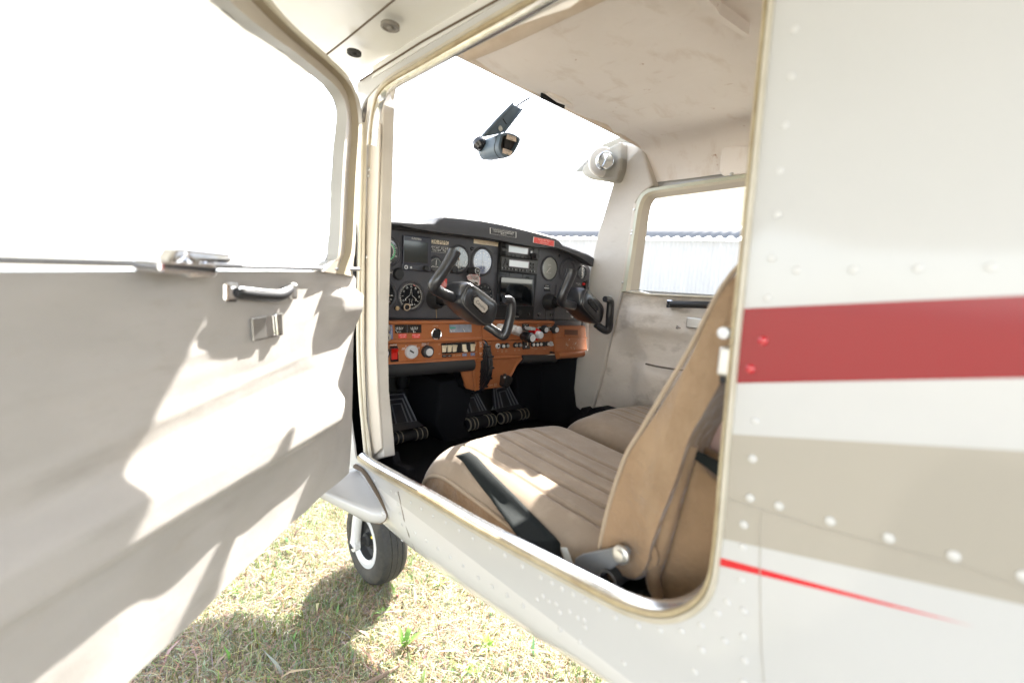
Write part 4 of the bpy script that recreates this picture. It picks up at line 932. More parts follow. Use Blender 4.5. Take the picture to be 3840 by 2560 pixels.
def placard(name, fr, pts, x, m, lines, size, tm, border=None, label=None, par=None, thick=.0012, sx=1.0):
    P = pxl(fr, pts, x); b = plate(name, P, XN*thick, border or m, par or ip)
    rr = (P[1]-P[0]).normalized(); c = sum(P, Vector())/len(P); uu = (P[0]-P[3]).normalized()
    if border: plate('plate', [c+(p-c)*.955 for p in P], XN*(thick+.0004), m, b); 
    hgt = (P[0]-P[3]).length; wd = (P[1]-P[0]).length
    for i, s in enumerate(lines):
        k = len(lines); text('lettering', s, size, c+uu*(hgt*.8*((k-1)/2-i)/k), tm, b, r=rr, u=uu, off=thick+.0007, sx=sx)
    if label: b['label'] = label
    return b
placard('registration_placard', C1, ((1685, 372), (2212, 435), (2205, 545), (1682, 487)), XP-.0003, creamlab, ['OK-MMC'], .0155, print_k)
placard('weight_placard', C1, ((1600, 545), (2180, 605), (2168, 782), (1600, 728)), XP-.0003, blacklab, ['EMPTY WT. 532 KG', 'MAX. T/O WT. 758 KG'], .0082, print_w, print_w)
placard('speed_placard', C1, ((150, 1270), (580, 1298), (577, 1403), (150, 1380)), XP-.0003, blacklab, ['VA 104 KIAS'], .0075, print_w, print_w)
placard('cream_placard', C4, ((1072, 125), (1790, 232), (1775, 350), (1068, 255)), XP-.0003, creamlab, ['DOPLNIT OLEJ PRED LETEM DLE', 'PROVOZNI PRIRUCKY'], .0062, print_c, label='faded cream placard above the course indicator')
placard('red_instruction_placard', C2, ((1880, 105), (2160, 122), (2150, 392), (1880, 370)), XP-.0003, redlab, ['NO', 'MUST BE', 'OPERATED', 'INSTRUMENT', 'CONDITIONS'], .0052, print_w)
placard('winterization_placard', A, ((1140, 140), (1398, 182), (1398, 240), (1140, 200)), 1.0465, blacklab, ['WINTERIZATION KIT MUST BE REMOVED', 'WHEN OUTSIDE AIR TEMPERATURE IS', 'ABOVE -6 C'], .0046, print_w, print_w, par=gs)
placard('seat_belt_placard', A, ((1568, 230), (1773, 268), (1770, 326), (1563, 288)), 1.0435, redlab, ['FASTEN SEAT BELTS', 'NO SMOKING'], .0066, mat('faded_print', (.78, .5, .45), .6), mat('white_edge', (.78, .70, .66), .6), par=gs)
text('lettering', 'LOCK CONTROLS', .0105, PX(A(1010, 142), 1.046), mat('worn_dark_print', (.075, .072, .068), .7), gs, r=(PX(A(1120, 165), 1.05)-PX(A(905, 125), 1.05)).normalized(), sx=.62)
# ---- radio stack
def radios():
    st = plate('radio_rack', pxl(A, ((1225, 275), (1620, 345), (1560, 1035), (1200, 1020)), XP-.0006), XN*.002, blackm, ip)
    def pbtn(b, fr, c, w, h_, m=radiog, e=.0):
        p = PX(fr(*c), XP-.0125+e); box('button', p+XN*.0015, (.003, w, h_), m, b, .0006); return p
    b1 = plate('comm_radio', pxl(C5, ((165, 60), (1022, 180), (1018, 460), (160, 372)), XP-.0028), XN*.009, radiog, ip, .0012)
    plate('display_window', pxl(C5, ((360, 112), (826, 178), (812, 345), (354, 285)), XP-.0118), XN*.0012, [mat('lcd_rim', (.30, .24, .28), .4)], b1); plate('display_lcd', pxl(C5, ((366, 125), (812, 188), (800, 334), (360, 276)), XP-.0131), XN*.0004, lcd, b1)
    for p in ((235, 130), (230, 310)): lathe('knob', [(.0078, 0), (.0072, .010), (.0062, .017), (.0002, .0175)], PX(C5(*p), XP-.0118), XN, blackr, b1, 18)
    lathe('tuning_knob', [(.0115, 0), (.0110, .012), (.0085, .013), (.0080, .026), (.0002, .0265)], PX(C5(915, 385), XP-.0118), XN, blackr, b1, 20)
    for p in ((348, 350), (443, 362), (537, 373), (660, 390), (750, 400), (845, 412), (310, 205)): pbtn(b1, C5, p, .0078, .0062)
    pbtn(b1, C5, (970, 232), .0125, .006); pbtn(b1, C5, (888, 283), .007, .007, silver)
    b2 = plate('transponder', pxl(C5, ((148, 390), (1005, 488), (995, 802), (135, 708)), XP-.0028), XN*.009, radiog, ip, .0012)
    plate('display_window', pxl(C5, ((370, 455), (840, 510), (828, 670), (366, 620)), XP-.0118), XN*.0012, MATS['lcd_rim'], b2); plate('display_lcd', pxl(C5, ((376, 470), (826, 522), (815, 660), (372, 610)), XP-.0131), XN*.0004, lcd, b2)
    for i, p in enumerate(((195, 655), (272, 665), (352, 675), (430, 685), (512, 693), (605, 703), (680, 712), (760, 722), (882, 738), (950, 743))):
        q = pbtn(b2, C5, p, .0072, .0072); text('lettering', str(i), .006, q, print_w, b2, off=.0034)
    for p in ((195, 475), (197, 555), (300, 460), (885, 562), (955, 575), (883, 640), (950, 645)): pbtn(b2, C5, p, .0078, .0062)
    lathe('cursor_pad', [(.006, 0), (.006, .002), (.0002, .0022)], PX(C5(298, 527), XP-.0118), XN, blackr, b2, 16)
    for p in ((258, 570), (340, 575)): pbtn(b2, C5, p, .005, .0075)
    # lower multifunction screen with handwritten mount
    b3 = plate('lower_display', pxl(C5, ((95, 750), (935, 830), (920, 1560), (60, 1530)), XP-.0028), XN*.006, mat('mount_grey', (.032, .033, .037), .45), ip, .001)
    plate('display_bezel', pxl(C5, ((175, 855), (920, 915), (890, 1545), (140, 1510)), XP-.0088), XN*.006, blacks, b3, .002)
    plate('display_screen', pxl(C5, ((190, 885), (905, 945), (880, 1480), (160, 1455)), XP-.0150), XN*.0006, screenb, b3)
    plate('mount_gap', pxl(C5, ((370, 765), (388, 768), (388, 860), (368, 857)), XP-.009), XN*.0004, blackm, b3); plate('mount_gap', pxl(C5, ((685, 800), (705, 802), (700, 885), (680, 883)), XP-.009), XN*.0004, blackm, b3)
    text('lettering', 'Skymap', .011, PX(C5(215, 800), XP-.009), blackm, b3, sx=1.1); plate('slide_lock', pxl(C5, ((770, 860), (835, 865), (832, 900), (768, 895)), XP-.009), XN*.002, blackm, b3)
    box('side_slot', PX(C5(125, 1105), XP-.009), (.002, .008, .04), blackm, b3)
    k = lathe('volume_knob', [(.0105, 0), (.010, .010), (.0085, .014), (.0002, .0145)], PX(A(1412, 972), XP-.003), XN, blackr, st, 20); text('lettering', 'Volume', .007, PX(A(1402, 1010), XP-.003), print_w, st)
radios()
# right hand sub panels
sub = plate('right_subpanel', pxl(A, ((1790, 703), (2112, 722), (2068, 1050), (1762, 1040)), XP-.0004), XN*.003, blackp, ip, .001)
plate('centre_right_panel', pxl(A, ((1622, 345), (1640, 348), (1590, 1035), (1562, 1035)), XP-.0004), XN*.002, blackp, ip)
tube('panel_seam', pxl(A, ((1690, 880), (1685, 1035)), XP-.0008), .0008, blackm, pan, 6)
hm = plate('hour_meter', pxl(C5, ((1205, 1050), (1335, 1058), (1328, 1212), (1195, 1200)), XP-.0004), XN*.003, blacks, ip, .001)
plate('counter', pxl(C5, ((1195, 1110), (1315, 1117), (1312, 1145), (1193, 1140)), XP-.0036), XN*.0006, lcd, hm); text('lettering', '1 3 0 5 2', .0075, PX(C5(1255, 1130), XP-.0044), print_k, hm); text('lettering', 'HOURS', .0045, PX(C5(1258, 1080), XP-.0036), print_w, hm)
lathe('warning_light', [(.0055, 0), (.0055, .004), (.003, .008), (.0002, .009)], PX(C5(2112, 1035), XP-.0004), XN, redk, pan, 16); text('lettering', 'HIGH VOLT', .0055, PX(C5(1995, 1022), XP-.0004), print_w, pan); text('lettering', 'LOW VAC', .004, PX(C5(2015, 1053), XP-.0004), print_w, pan)
box('toggle_plate', PX(C5(1830, 1220), XP-.0035), (.003, .012, .030), steel, sub, .001)
for p in ((1905, 950), (1945, 1000)): lathe('jack', [(.0075, 0), (.0075, .004), (.0045, .004), (.004, .009), (.0002, .009)], PX(A(*p), XP-.0034), XN, [silver, steel, blackm], sub, 18, mids=[0, 0, 1, 2])
# yoke shaft collars
for p, n_ in (((605, 835), 0), ((1712, 865), 1)):
    lathe('shaft_collar', [(.030, 0), (.029, .012), (.021, .034), (.019, .034), (.018, .02)], PX(A(*p), XP), XN, blackr, ip, 28, cap=False)
# ---- brown lower dash
XB = 1.078
lp = plate('lower_dash', pxl(A, ((-30, 1058), (300, 1052), (1060, 1046), (1072, 1240), (1080, 1400), (990, 1438), (960, 1440), (-30, 1506)), XB), (.05, 0, 0), brown, ip, .004)
cp = plate('engine_dash', pxl(A, ((1063, 1046), (1430, 1050), (1768, 1052), (1772, 1110), (1778, 1240), (1780, 1390), (1620, 1395), (1450, 1398), (1110, 1420), (1082, 1400), (1074, 1240)), XB), (.05, 0, 0), brown, ip, .003)
for a_, b_, par in (((-30, 1074), (1058, 1064), lp), ((1066, 1066), (1766, 1070), cp)):
    tube('dash_ridge', pxl(A, (a_, b_), XB), .0055, brown, par, 10)
tube('dash_ledge', pxl(A, ((-20, 1262), (1055, 1228)), XB+.001), .0065, brown, lp, 10); tube('dash_groove', pxl(A, ((-20, 1281), (1062, 1245)), XB-.0015), .0018, brownd, lp, 6)
tube('dash_ledge', pxl(A, ((1090, 1236), (1440, 1226)), XB+.002), .006, brown, cp, 10); tube('dash_ledge', pxl(A, ((1545, 1222), (1772, 1220)), XB+.002), .006, brown, cp, 10)
tube('dash_groove', pxl(A, ((1090, 1252), (1440, 1242)), XB-.001), .0014, brownd, cp, 6)
tube('dash_lip', pxl(A, ((-30, 1490), (955, 1428), (1000, 1424)), XB), .007, brown, lp, 10)
tube('under_dash_roll', pxl(A, ((-30, 1545), (500, 1512), (965, 1478)), XB+.004), .020, blackr, ip, 14); tube('under_dash_roll', pxl(B, ((1440, 510), (1600, 508), (1775, 502)), XB+.006), .0165, blackr, ip, 12)
plate('panel_gap', pxl(A, ((-30, 1027), (1760, 1040), (1760, 1062), (-30, 1060)), XP-.0006), XN*.0012, blackm, ip)
# glove box
gb = plate('glove_box', pxl(A, ((1780, 1104), (2084, 1104), (2090, 1222), (2100, 1345), (1790, 1372), (1776, 1215)), 1.066), (.05, 0, 0), brown, ip, .005)
plate('pull_recess', pxl(A, ((1872, 1138), (2003, 1142), (2003, 1196), (1872, 1190)), 1.0655), XN*.0007, brownd, gb); tube('recess_rim', pxl(A, ((1868, 1196), (2008, 1200)), 1.0655), .003, brown, gb, 8)
tube('glove_ridge', pxl(A, ((1786, 1216), (2090, 1221)), 1.066), .003, brown, gb, 8)
tube('glove_lip', pxl(A, ((1800, 1392), (1950, 1384), (2104, 1368)), 1.064), .0125, brown, gb, 12)
scr = []
for i in range(26):
    a = random.choice((1905, 1905, 1970, 1975, 1942, 2000)); scr.append((a+random.uniform(-18, 18), 1275+random.uniform(-48, 60)))
V = []; F = []
for p in scr:
    c = PX(A(*p), 1.0650); w_, h_ = random.uniform(.0006, .0022), random.uniform(.001, .005); n = len(V); V += [q3(c, -w_, -h_), q3(c, w_, -h_*.6), q3(c, w_*.7, h_), q3(c, -w_*.5, h_*.8)]; F.append([n, n+1, n+2, n+3])
mesh('worn_scratches', V, F, print_c, gb)
plate('glove_gap', pxl(A, ((1772, 1046), (2072, 1056), (2072, 1108), (1778, 1106)), 1.092), (.03, 0, 0), blackp, ip)
# ---- pedestal, trim wheel, fuel knob
ped = plate('pedestal', pxl(B, ((1000, 500), (1100, 496), (1455, 478), (1458, 500), (1400, 575), (1292, 785), (1000, 822), (972, 560)), XB-.004), (.06, 0, 0), brown, ip, .003)
tube('pedestal_lip', pxl(B, ((1010, 512), (1105, 508)), XB-.006), .006, brown, ped, 8); tube('pedestal_lip', pxl(B, ((1140, 502), (1440, 486)), XB-.006), .006, brown, ped, 8); tube('pedestal_edge', pxl(B, ((1452, 505), (1395, 575), (1290, 783)), XB-.004), .004, brown, ped, 8); tube('pedestal_edge', pxl(B, ((972, 560), (985, 700), (1000, 820)), XB-.004), .003, brown, ped, 8)
plate('pedestal_side', [PX(B(*p), x) for p, x in (((938, 588), 1.085), ((970, 660), 1.078), ((985, 820), 1.076), ((912, 800), 1.10), ((862, 640), 1.11))], (.006, 0, 0), brown, ip, .002)
plate('trim_slot', pxl(B, ((1100, 398), (1150, 400), (1150, 440), (1130, 560), (1108, 690), (1085, 765), (1040, 768), (1060, 600), (1090, 480)), XB-.0045), XN*.0006, blackm, ip)
qd = plate('trim_quadrant', pxl(B, ((1022, 335), (1075, 332), (1090, 380), (1092, 482), (1030, 486)), XB-.002), XN*.008, brown, ip, .003)
tube('quadrant_slot', pxl(B, ((1072, 345), (1086, 390), (1084, 478)), XB-.011), .0014, blackm, qd, 6, smooth=3)
for i, (s, v) in enumerate((('NOSE', 350), ('DN', 362), ('TAKE', 380), ('OFF', 393), ('NOSE', 455), ('UP', 467))): text('lettering', s, .0042, PX(B(1050, v), XB-.010), print_w, qd)
def trim_wheel():
    top, bot = PX(B(1125, 430), XB-.02), PX(B(1085, 745), XB-.02); c = (top+bot)/2; c.x = XB+.055; c.y -= .002; Rw = .098
    w_ = lathe('trim_wheel', [(.04, -.010), (Rw*.8, -.010), (Rw*.97, -.0085), (Rw, -.004), (Rw, .004), (Rw*.97, .0085), (Rw*.8, .010), (.04, .010)], c, (0, 1, 0), blacks, ip, 56)
    for k in range(6): lathe('groove_ring', [(Rw*(.55+.07*k), .0105), (Rw*(.56+.07*k), .0125), (Rw*(.57+.07*k), .0105)], c, (0, 1, 0), blacks, w_, 48, cap=False)
    for k in range(18):
        a = T_*k/18; d = Vector((math.cos(a), 0, math.sin(a))); tube('grip_lug', [c+d*Rw+Vector((0, -.0095, 0)), c+d*Rw+Vector((0, .0095, 0))], .0035, blacks, w_, 6)
trim_wheel()
kb = plate('fuel_valve_knob', pxl(B, ((1240, 665), (1290, 660), (1328, 685), (1322, 720), (1305, 755), (1270, 788), (1228, 770)), XB-.006), XN*.022, blacks, ip, .004)
box('pointer', PX(B(1285, 715), XB-.030), (.012, .007, .040), blacks, kb, .003); lathe('centre_screw', [(.003, 0), (.003, .003), (.0002, .0032)], PX(B(1283, 690), XB-.036), XN, silver, kb, 10)
for s, p in (('DOME', (1150, 768)), ('AUX', (1195, 755)), ('BUS', (1195, 770))): text('lettering', s, .0055, PX(B(*p), XB-.0042), print_c, ped)
# ---- controls on the brown dash
TS[0] = .68
def P3_(u, v, x=XB): return PX(C3(u, v), x)
def P6(u, v, x=XB): return PX(C6(u, v), x)
def nut(p, r, par, m=silver, hexa=True, hole=True):
    return lathe('jack_nut', [(r, 0), (r, .004), (r*.72, .006), (r*.6, .0065), (r*.42, .006), (r*.40, .001), (.0003, .001)] if hole else [(r, 0), (r, .006), (.0003, .0065)], p, XN, [m, m, blackm], par, 18, mids=[0, 0, 0, 0, 2, 2] if hole else None)
for p in ((245, 212), (258, 390)): nut(P3_(*p), .0115, lp, mat('nut_brass', (.55, .50, .42), .35, .6))
lathe('dash_knob', [(.019, 0), (.019, .010), (.0175, .016), (.013, .017), (.012, .0185), (.0003, .019)], P3_(125, 262), XN, [blackr, blackr, blackr, silver, silver], lp, 24, mids=[0, 0, 0, 3, 3])
def knurl(p, r, ln, par):
    k = lathe('rotary_knob', [(r, 0), (r*1.02, ln*.4), (r*.9, ln*.85), (r*.62, ln), (r*.58, ln*1.05), (.0003, ln*1.08)], p, XN, [blackr, blackr, blackr, silver, silver], par, 20, mids=[0, 0, 0, 3, 3])
    for i in range(10):
        a = T_*i/10; d = XR*math.cos(a)+XU*math.sin(a); tube('rib', [p+d*r+XN*.002, p+d*r*.98+XN*(ln*.6)], .0022, blackr, k, 5)
knurl(P3_(180, 695), .0155, .016, lp)
plate('tape_label', [P3_(*p) for p in ((302, 135), (368, 140), (385, 425), (318, 428))], XN*.0008, bluelab, lp)
text('lettering', 'HEADPHONES', .0062, P3_(345, 283), print_w, lp, r=-XU, u=XR, off=.0012)
fg = plate('fuel_gauges', [P3_(*p) for p in ((420, 140), (935, 138), (938, 302), (425, 308))], XN*.0012, dialm, lp)
plate('gauge_divider', [P3_(*p) for p in ((652, 142), (668, 142), (668, 304), (652, 305))], XN*.002, blackp, fg)
for k, cx_ in enumerate((510, 800)):
    V = []; F = []
    for i, a in enumerate((-40, -18, 0, 18, 36)):
        u0 = cx_+i*26-55; c = P3_(u0, 215+abs(a)*.15, XB-.0016); n = len(V); s = .0012*(i-1.5); V += [q3(c, -.0007, -.003), q3(c, .0007, -.003), q3(c, .0007+s, .004), q3(c, -.0007+s, .004)]; F.append([n, n+1, n+2, n+3])
    mesh('markings', V, F, print_w, fg); text('lettering', 'FUEL', .006, P3_(cx_+5, 282, XB-.0012), print_w, fg); text('lettering', '10', .005, P3_(cx_, 248, XB-.0012), print_w, fg)
    a, b = ((475, 300), (425, 235)) if k == 0 else ((790, 300), (765, 210)); A0, B0 = P3_(*a, XB-.0022), P3_(*b, XB-.0022); mesh('needle', [A0, A0+XR*.0016, B0+XR*.0008, B0], [[0, 1, 2, 3]], print_w, fg)
placard('tank_placard', C3, ((492, 322), (650, 318), (648, 402), (490, 408)), XB, redlab, ['LEFT TANK', '12.5 GAL'], .0062, print_w, par=lp); placard('tank_placard', C3, ((760, 320), (910, 318), (908, 402), (760, 404)), XB, redlab, ['RIGHT TANK', '12.5 GAL'], .0060, print_w, par=lp)
lathe('lighter_socket', [(.0172, 0), (.0172, .004), (.0155, .006), (.0140, .005), (.0136, .0008), (.0003, .0008)], P3_(1225, 322), XN, [chrome, chrome, chrome, blackm, blackm], lp, 28, mids=[0, 0, 0, 3, 3])
text('lettering', 'LIGHTER', .0068, P3_(1218, 165), print_c, lp)
og = plate('oil_gauges', [P3_(*p) for p in ((1485, 140), (1918, 134), (1925, 286), (1492, 296))], XN*.0012, mat('gauge_pale', (.30, .33, .40), .1, coat=1.0, var=(30, .6, (.06, .07, .085))), lp)
plate('green_band', [P3_(*p, XB-.0014) for p in ((1500, 190), (1612, 188), (1612, 214), (1502, 215))], XN*.0004, mat('teal_mark', (.03, .28, .20), .5), og); text('lettering', 'OIL TEMP', .005, P3_(1560, 262, XB-.0012), print_w, og)
for a, b in (((1528, 285), (1495, 222)), ((1790, 280), (1755, 215))):
    A0, B0 = P3_(*a, XB-.0022), P3_(*b, XB-.0022); mesh('needle', [A0, A0+XR*.0016, B0+XR*.0008, B0], [[0, 1, 2, 3]], print_w, og)
text('lettering', 'MASTER', .0085, P3_(388, 540), print_w, lp)
ms = plate('master_switch', [P3_(*p) for p in ((310, 568), (470, 555), (490, 855), (335, 868))], XN*.003, blacks, lp, .001)
def rocker(par, pts, x, m, tip=.010, mid=.004):
    """pts: top-left, top-right, right-middle, left-middle, bottom-right, bottom-left"""
    tl, tr, mr, ml, br, bl = [PX(C3(*p), x) for p in pts]; V = []
    for p, e in ((tl, tip), (tr, tip), (mr, mid), (ml, mid), (br, mid*.7), (bl, mid*.7)): V += [p, p+XN*e]
    # indices: tl0 tr2 mr4 ml6 br8 bl10
    F = [[1, 3, 5, 7], [7, 5, 9, 11], [0, 2, 3, 1], [2, 4, 5, 3], [4, 8, 9, 5], [0, 1, 7, 6], [6, 7, 11, 10], [8, 10, 11, 9]]
    return mesh('rocker', V, F, m, par, bevel=.0012)
rocker(ms, ((335, 610), (395, 606), (400, 690), (345, 700), (460, 818), (350, 828)), XB-.003, redsw); rocker(ms, ((395, 606), (455, 600), (462, 690), (402, 695), (462, 818), (410, 822)), XB-.003, redsw, .013, .005)
for i, s in enumerate('ON'): text('lettering', s, .0062, P3_(484+i*4, 590+i*28), print_c, lp)
for i, s in enumerate('BATOFF'): text('lettering', s, .0055, P3_(494, 690+i*28), print_c, lp)
for i, s in enumerate('ALT'): text('lettering', s, .0055, P3_(296, 690+i*28), print_c, lp)
ig = lathe('ignition_switch', [(.0185, 0), (.0185, .006), (.0170, .010), (.0125, .0105), (.012, .009), (.011, .009), (.0105, .0125), (.0002, .0128)], P3_(735, 672), XN, silver, lp, 32)
box('key_slot', PX(C3(757, 670), XB-.0131), (.0012, .014, .0035), blackm, ig, 0, (XN, (XR*.85-XU*.5).normalized(), (XR*.5+XU*.85).normalized()))
for s, p in (('OFF', (590, 608)), ('R', (637, 562)), ('L', (700, 547)), ('BOTH', (803, 555)), ('START', (853, 598))): text('lettering', s, .0082, P3_(*p), print_w, lp)
for a, b in (((550, 628), (628, 626)), ((755, 575), (845, 572)), ((800, 614), (905, 610))): tube('printed_line', [P3_(*a), P3_(*b)], .0005, print_w, lp, 4)
dk = lathe('dimmer_knob', [(.0105, 0), (.0105, .008), (.0170, .0085), (.0165, .020), (.0105, .023), (.0100, .026), (.0002, .0265)], P3_(1010, 655), XN, [mat('knob_grey', (.38, .36, .30), .5), MATS['knob_grey'], blackr, blackr, silver, silver], lp, 28, mids=[0, 1, 2, 3, 4, 5])
for s, p in (('PANEL LT', (1015, 515)), ('RADIO LT', (1015, 548))): text('lettering', s, .0075, P3_(*p), print_w, lp)
sw = plate('switch_row', [P3_(*p) for p in ((1325, 502), (1985, 475), (1990, 668), (1338, 718))], XN*.0025, blacks, lp, .001)
for i, (x0, up_) in enumerate(((1345, 1), (1450, 1), (1550, 1), (1742, 0), (1905, 1))):
    d = -(x0-1345)*.042; tl, bl = (x0, 545+d), (x0+6, 685+d); w_ = 70
    if up_: rocker(sw, (tl, (x0+w_, 540+d), (x0+w_+4, 600+d), (x0+2, 606+d), (x0+w_+2, 678+d), bl), XB-.0025, switch)
    else: rocker(sw, (bl, (x0+w_+6, 678+d), (x0+w_+4, 625+d), (x0+2, 628+d), (x0+w_, 540+d), tl), XB-.0025, switch)
for x0 in (1435, 1537, 1638, 1725, 1820, 1890): tube('switch_divider', [P3_(x0, 497-(x0-1325)*.041, XB-.0026), P3_(x0+8, 712-(x0-1325)*.07, XB-.0026)], .0006, radiog, sw, 4)
for s, p in (('ON', (1285, 532)), ('OFF', (1290, 715)), ('ON', (2005, 508)), ('OFF', (2015, 675))): text('lettering', s, .0068, P3_(*p), print_c, lp)
text('lettering', 'NAV  STROBE', .0070, P3_(1632, 742), print_c, lp)
for u0, u1, v, m in ((1345, 1435, 758, blacklab), (1445, 1532, 752, blacklab), (1742, 1830, 732, bluelab), (1905, 1988, 722, bluelab)): plate('switch_label', [P3_(*p) for p in ((u0, v-28), (u1, v-32), (u1+2, v+24), (u0+2, v+28))], XN*.0008, m, lp); text('lettering', {1345: 'BCN', 1445: 'NAV', 1742: 'PITOT', 1905: 'LDG'}[u0], .0055, P3_((u0+u1)/2, v-2), print_w, lp, off=.0013)
# engine controls
nut(P6(660, 285), .0150, cp, silver, hole=False); lathe('control_sleeve', [(.0135, .004), (.0130, .022), (.006, .024), (.006, .026)], P6(680, 290), XN, mat('white_sleeve', (.74, .73, .72), .4), cp, 20)
def rod(name, base, face, xf, r, m, par):
    f = PX(face, xf); b = Vector((XB, f.y, f.z)); return f, b
thr = P6(1035, 455, .975); tb = Vector((XB, thr.y+.004, thr.z+.006))
tk = lathe('throttle_knob', [(.0075, -.052), (.0125, -.046), (.0165, -.034), (.0170, -.014), (.0160, -.003), (.0140, 0), (.0118, .0005), (.0112, -.001), (.0002, -.001)], thr, XN, [blacks]*6+[silver, silver], ip, 30, mids=[0]*6+[6, 6], cap=False)
tube('throttle_shaft', [tb, thr-XN*.045], .0042, steel, tk, 10)
mx_ = P6(1175, 397, .995)
mk = lathe('mixture_knob', [(.0075, -.040), (.0150, -.038), (.0155, -.010), (.0130, -.009), (.0118, -.006), (.0118, .004), (.0105, .006), (.0002, .0065)], mx_, XN, [redk]*4+[silver]*3, ip, 26, mids=[0, 0, 0, 4, 4, 4, 4], cap=False)
for i in range(8):
    a = T_*i/8; d = XR*math.cos(a)+XU*math.sin(a); tube('lobe', [mx_+d*.0150-XN*.037, mx_+d*.0150-XN*.011], .0042, redk, mk, 8)
tube('mixture_shaft', [Vector((XB, mx_.y+.004, mx_.z+.003)), mx_-XN*.036], .004, steel, mk, 10)
box('lock_lever', P6(985, 270, 1.02), (.03, .022, .010), mat('lever_grey', (.36, .37, .36), .5), mk, .003); lathe('control_sleeve', [(.0125, .0), (.0120, .016), (.006, .018)], P6(370, 245), XN, MATS['white_sleeve'], cp, 20)
fp = plate('flap_plate', [P6(*p) for p in ((820, 172), (955, 170), (975, 655), (968, 670), (835, 678), (828, 660))], XN*.002, blacks, ip, .001)
text('lettering', 'WING FLAPS', .0065, P6(887, 192, XB-.002), print_w, fp, sx=.8); rivets([P6(887, 235, XB-.002), P6(900, 620, XB-.002)], silver, fp, .0035, XN, 'screw', .5, 10)
plate('flap_slot', [P6(*p, XB-.002) for p in ((925, 530), (940, 530), (942, 605), (927, 605))], XN*.0006, print_c, fp); box('flap_switch', P6(880, 560, XB-.006), (.010, .006, .018), blackr, fp, .002)
for p in ((1200, 265), (1425, 265)):
    b = P6(p[0]-50 if p[0] < 1300 else p[0]-70, p[1]+6); lathe('pull_knob', [(.0080, 0), (.0080, .006), (.0050, .007), (.0050, .020), (.0140, .021), (.0150, .028), (.0120, .036), (.0090, .0365), (.0085, .038), (.0002, .0385)], b, XN, [mat('grey_bush', (.42, .36, .30), .5), MATS['grey_bush'], blackr, blackr, blackr, blackr, blackr, silver, silver], cp, 22, mids=[0, 1, 2, 3, 4, 5, 6, 7, 8])
for s, p in (('CABIN HT', (1140, 198)), ('CABIN AIR', (1355, 200))): text('lettering', s, .0062, P6(*p), print_c, cp)
def breaker(p, cap, r=.0085): return lathe('circuit_breaker', [(r, 0), (r*1.0, .005), (r*.85, .007), (r*.62, .0075), (r*.58, .011), (.0002, .0112)], p, XN, [blackr, blackr, blackr, cap, cap], cp, 18, mids=[0, 0, 0, 3, 3])
wcap = mat('white_cap', (.66, .65, .62), .4); gcap = mat('grey_cap', (.32, .31, .29), .4)
nut(P6(342, 610), .0088, cp)
for p, m in (((430, 607), wcap), ((515, 600), gcap), ((680, 592), gcap), ((762, 590), gcap), ((1020, 580), wcap), ((1095, 578), wcap), ((1165, 572), wcap), ((1240, 570), blackr), ((1308, 565), wcap)): breaker(P6(*p), m)
tg = nut(P6(1378, 565), .0085, cp, hole=False); tube('toggle', [P6(1380, 568, XB-.006), P6(1430, 590, XB-.022)], [.0025, .0035], silver, tg, 8)
for s, p in (('ALT', (348, 710)), ('FUEL', (428, 700)), ('IND', (432, 728)), ('BCN', (512, 698)), ('PITOT', (515, 722)), ('INT', (680, 690)), ('LT', (685, 715)), ('FLAP', (760, 687)), ('STBY BATT', (160, 550)), ('NAV', (1020, 645)), ('COMM', (1092, 668)), ('RADIO', (1262, 665))): text('lettering', s, .0062, P6(*p), print_c, cp)
plate('torn_edge', [P6(*p, XB-.003) for p in ((1350, 735), (1385, 712), (1455, 732), (1455, 752), (1370, 758))], XN*.0015, blackm, cp); plate('torn_foam', [P6(*p, XB-.002) for p in ((1230, 795), (1340, 785), (1400, 765), (1460, 770), (1460, 795), (1330, 805))], XN*.0015, mat('foam', (.6, .52, .40), .9), cp)
plate('dash_crack', [P6(*p, XB-.001) for p in ((630, 130), (770, 118), (740, 160), (650, 178))], XN*.0015, blackm, cp)
TS[0] = 1.0
# ---- key on a ring with a red and white tag
def keys():
    c = PX(C4(1185, 1065), XP-.045); t = thing('key_ring', 'key ring with a red and white paper tag hanging at the course indicator', 'key ring', (XP-.03, c.y, c.z-.07))
    lathe('selector_knob', [(.0105, -.038), (.0105, -.002), (.0095, 0), (.0085, .0005), (.0002, .0005)], c, XN, [blackr, blackr, print_w, blackm], t, 24, mids=[0, 0, 2, 3]); text('lettering', 'OBS', .006, c, print_w, t)
    def ringt(cc, r, n_): 
        P = [cc+XR*(r*.75*math.cos(k*T_/20))+XU*(r*math.sin(k*T_/20))+XN*(.004*math.cos(k*T_/20)) for k in range(21)]; tube('split_ring', P, .0014, steel, t, 6, cap=False)
    ringt(PX(C4(1120, 1130), XP-.022), .017, 0); ringt(PX(C4(1135, 1330), XP-.022), .0105, 1)
    tg_ = plate('tag', pxl(C4, ((935, 1165), (1190, 1175), (1258, 1270), (1250, 1470), (1190, 1500), (900, 1330), (862, 1215)), XP-.010), XN*.0012, mat('tag_paper', (.74, .66, .62), .6), t)
    tube('tag_border', pxl(C4, ((935, 1165), (1190, 1175), (1258, 1270), (1250, 1470)), XP-.0115), .0007, redlab, tg_, 4)
    for i, s in enumerate(('REMOVE', 'BEFORE FLIGHT', 'CONTROL LOCK')): text('lettering', s, .0058, PX(C4(1040, 1215+i*45), XP-.0112), mat('tag_red', (.45, .06, .04), .6), tg_)
    plate('key', pxl(C4, ((1100, 1385), (1165, 1395), (1190, 1450), (1180, 1480), (1120, 1440), (1085, 1410)), XP-.024), XN*.002, mat('dark_key', (.06, .045, .03), .4, .5), t, .0008)
keys()

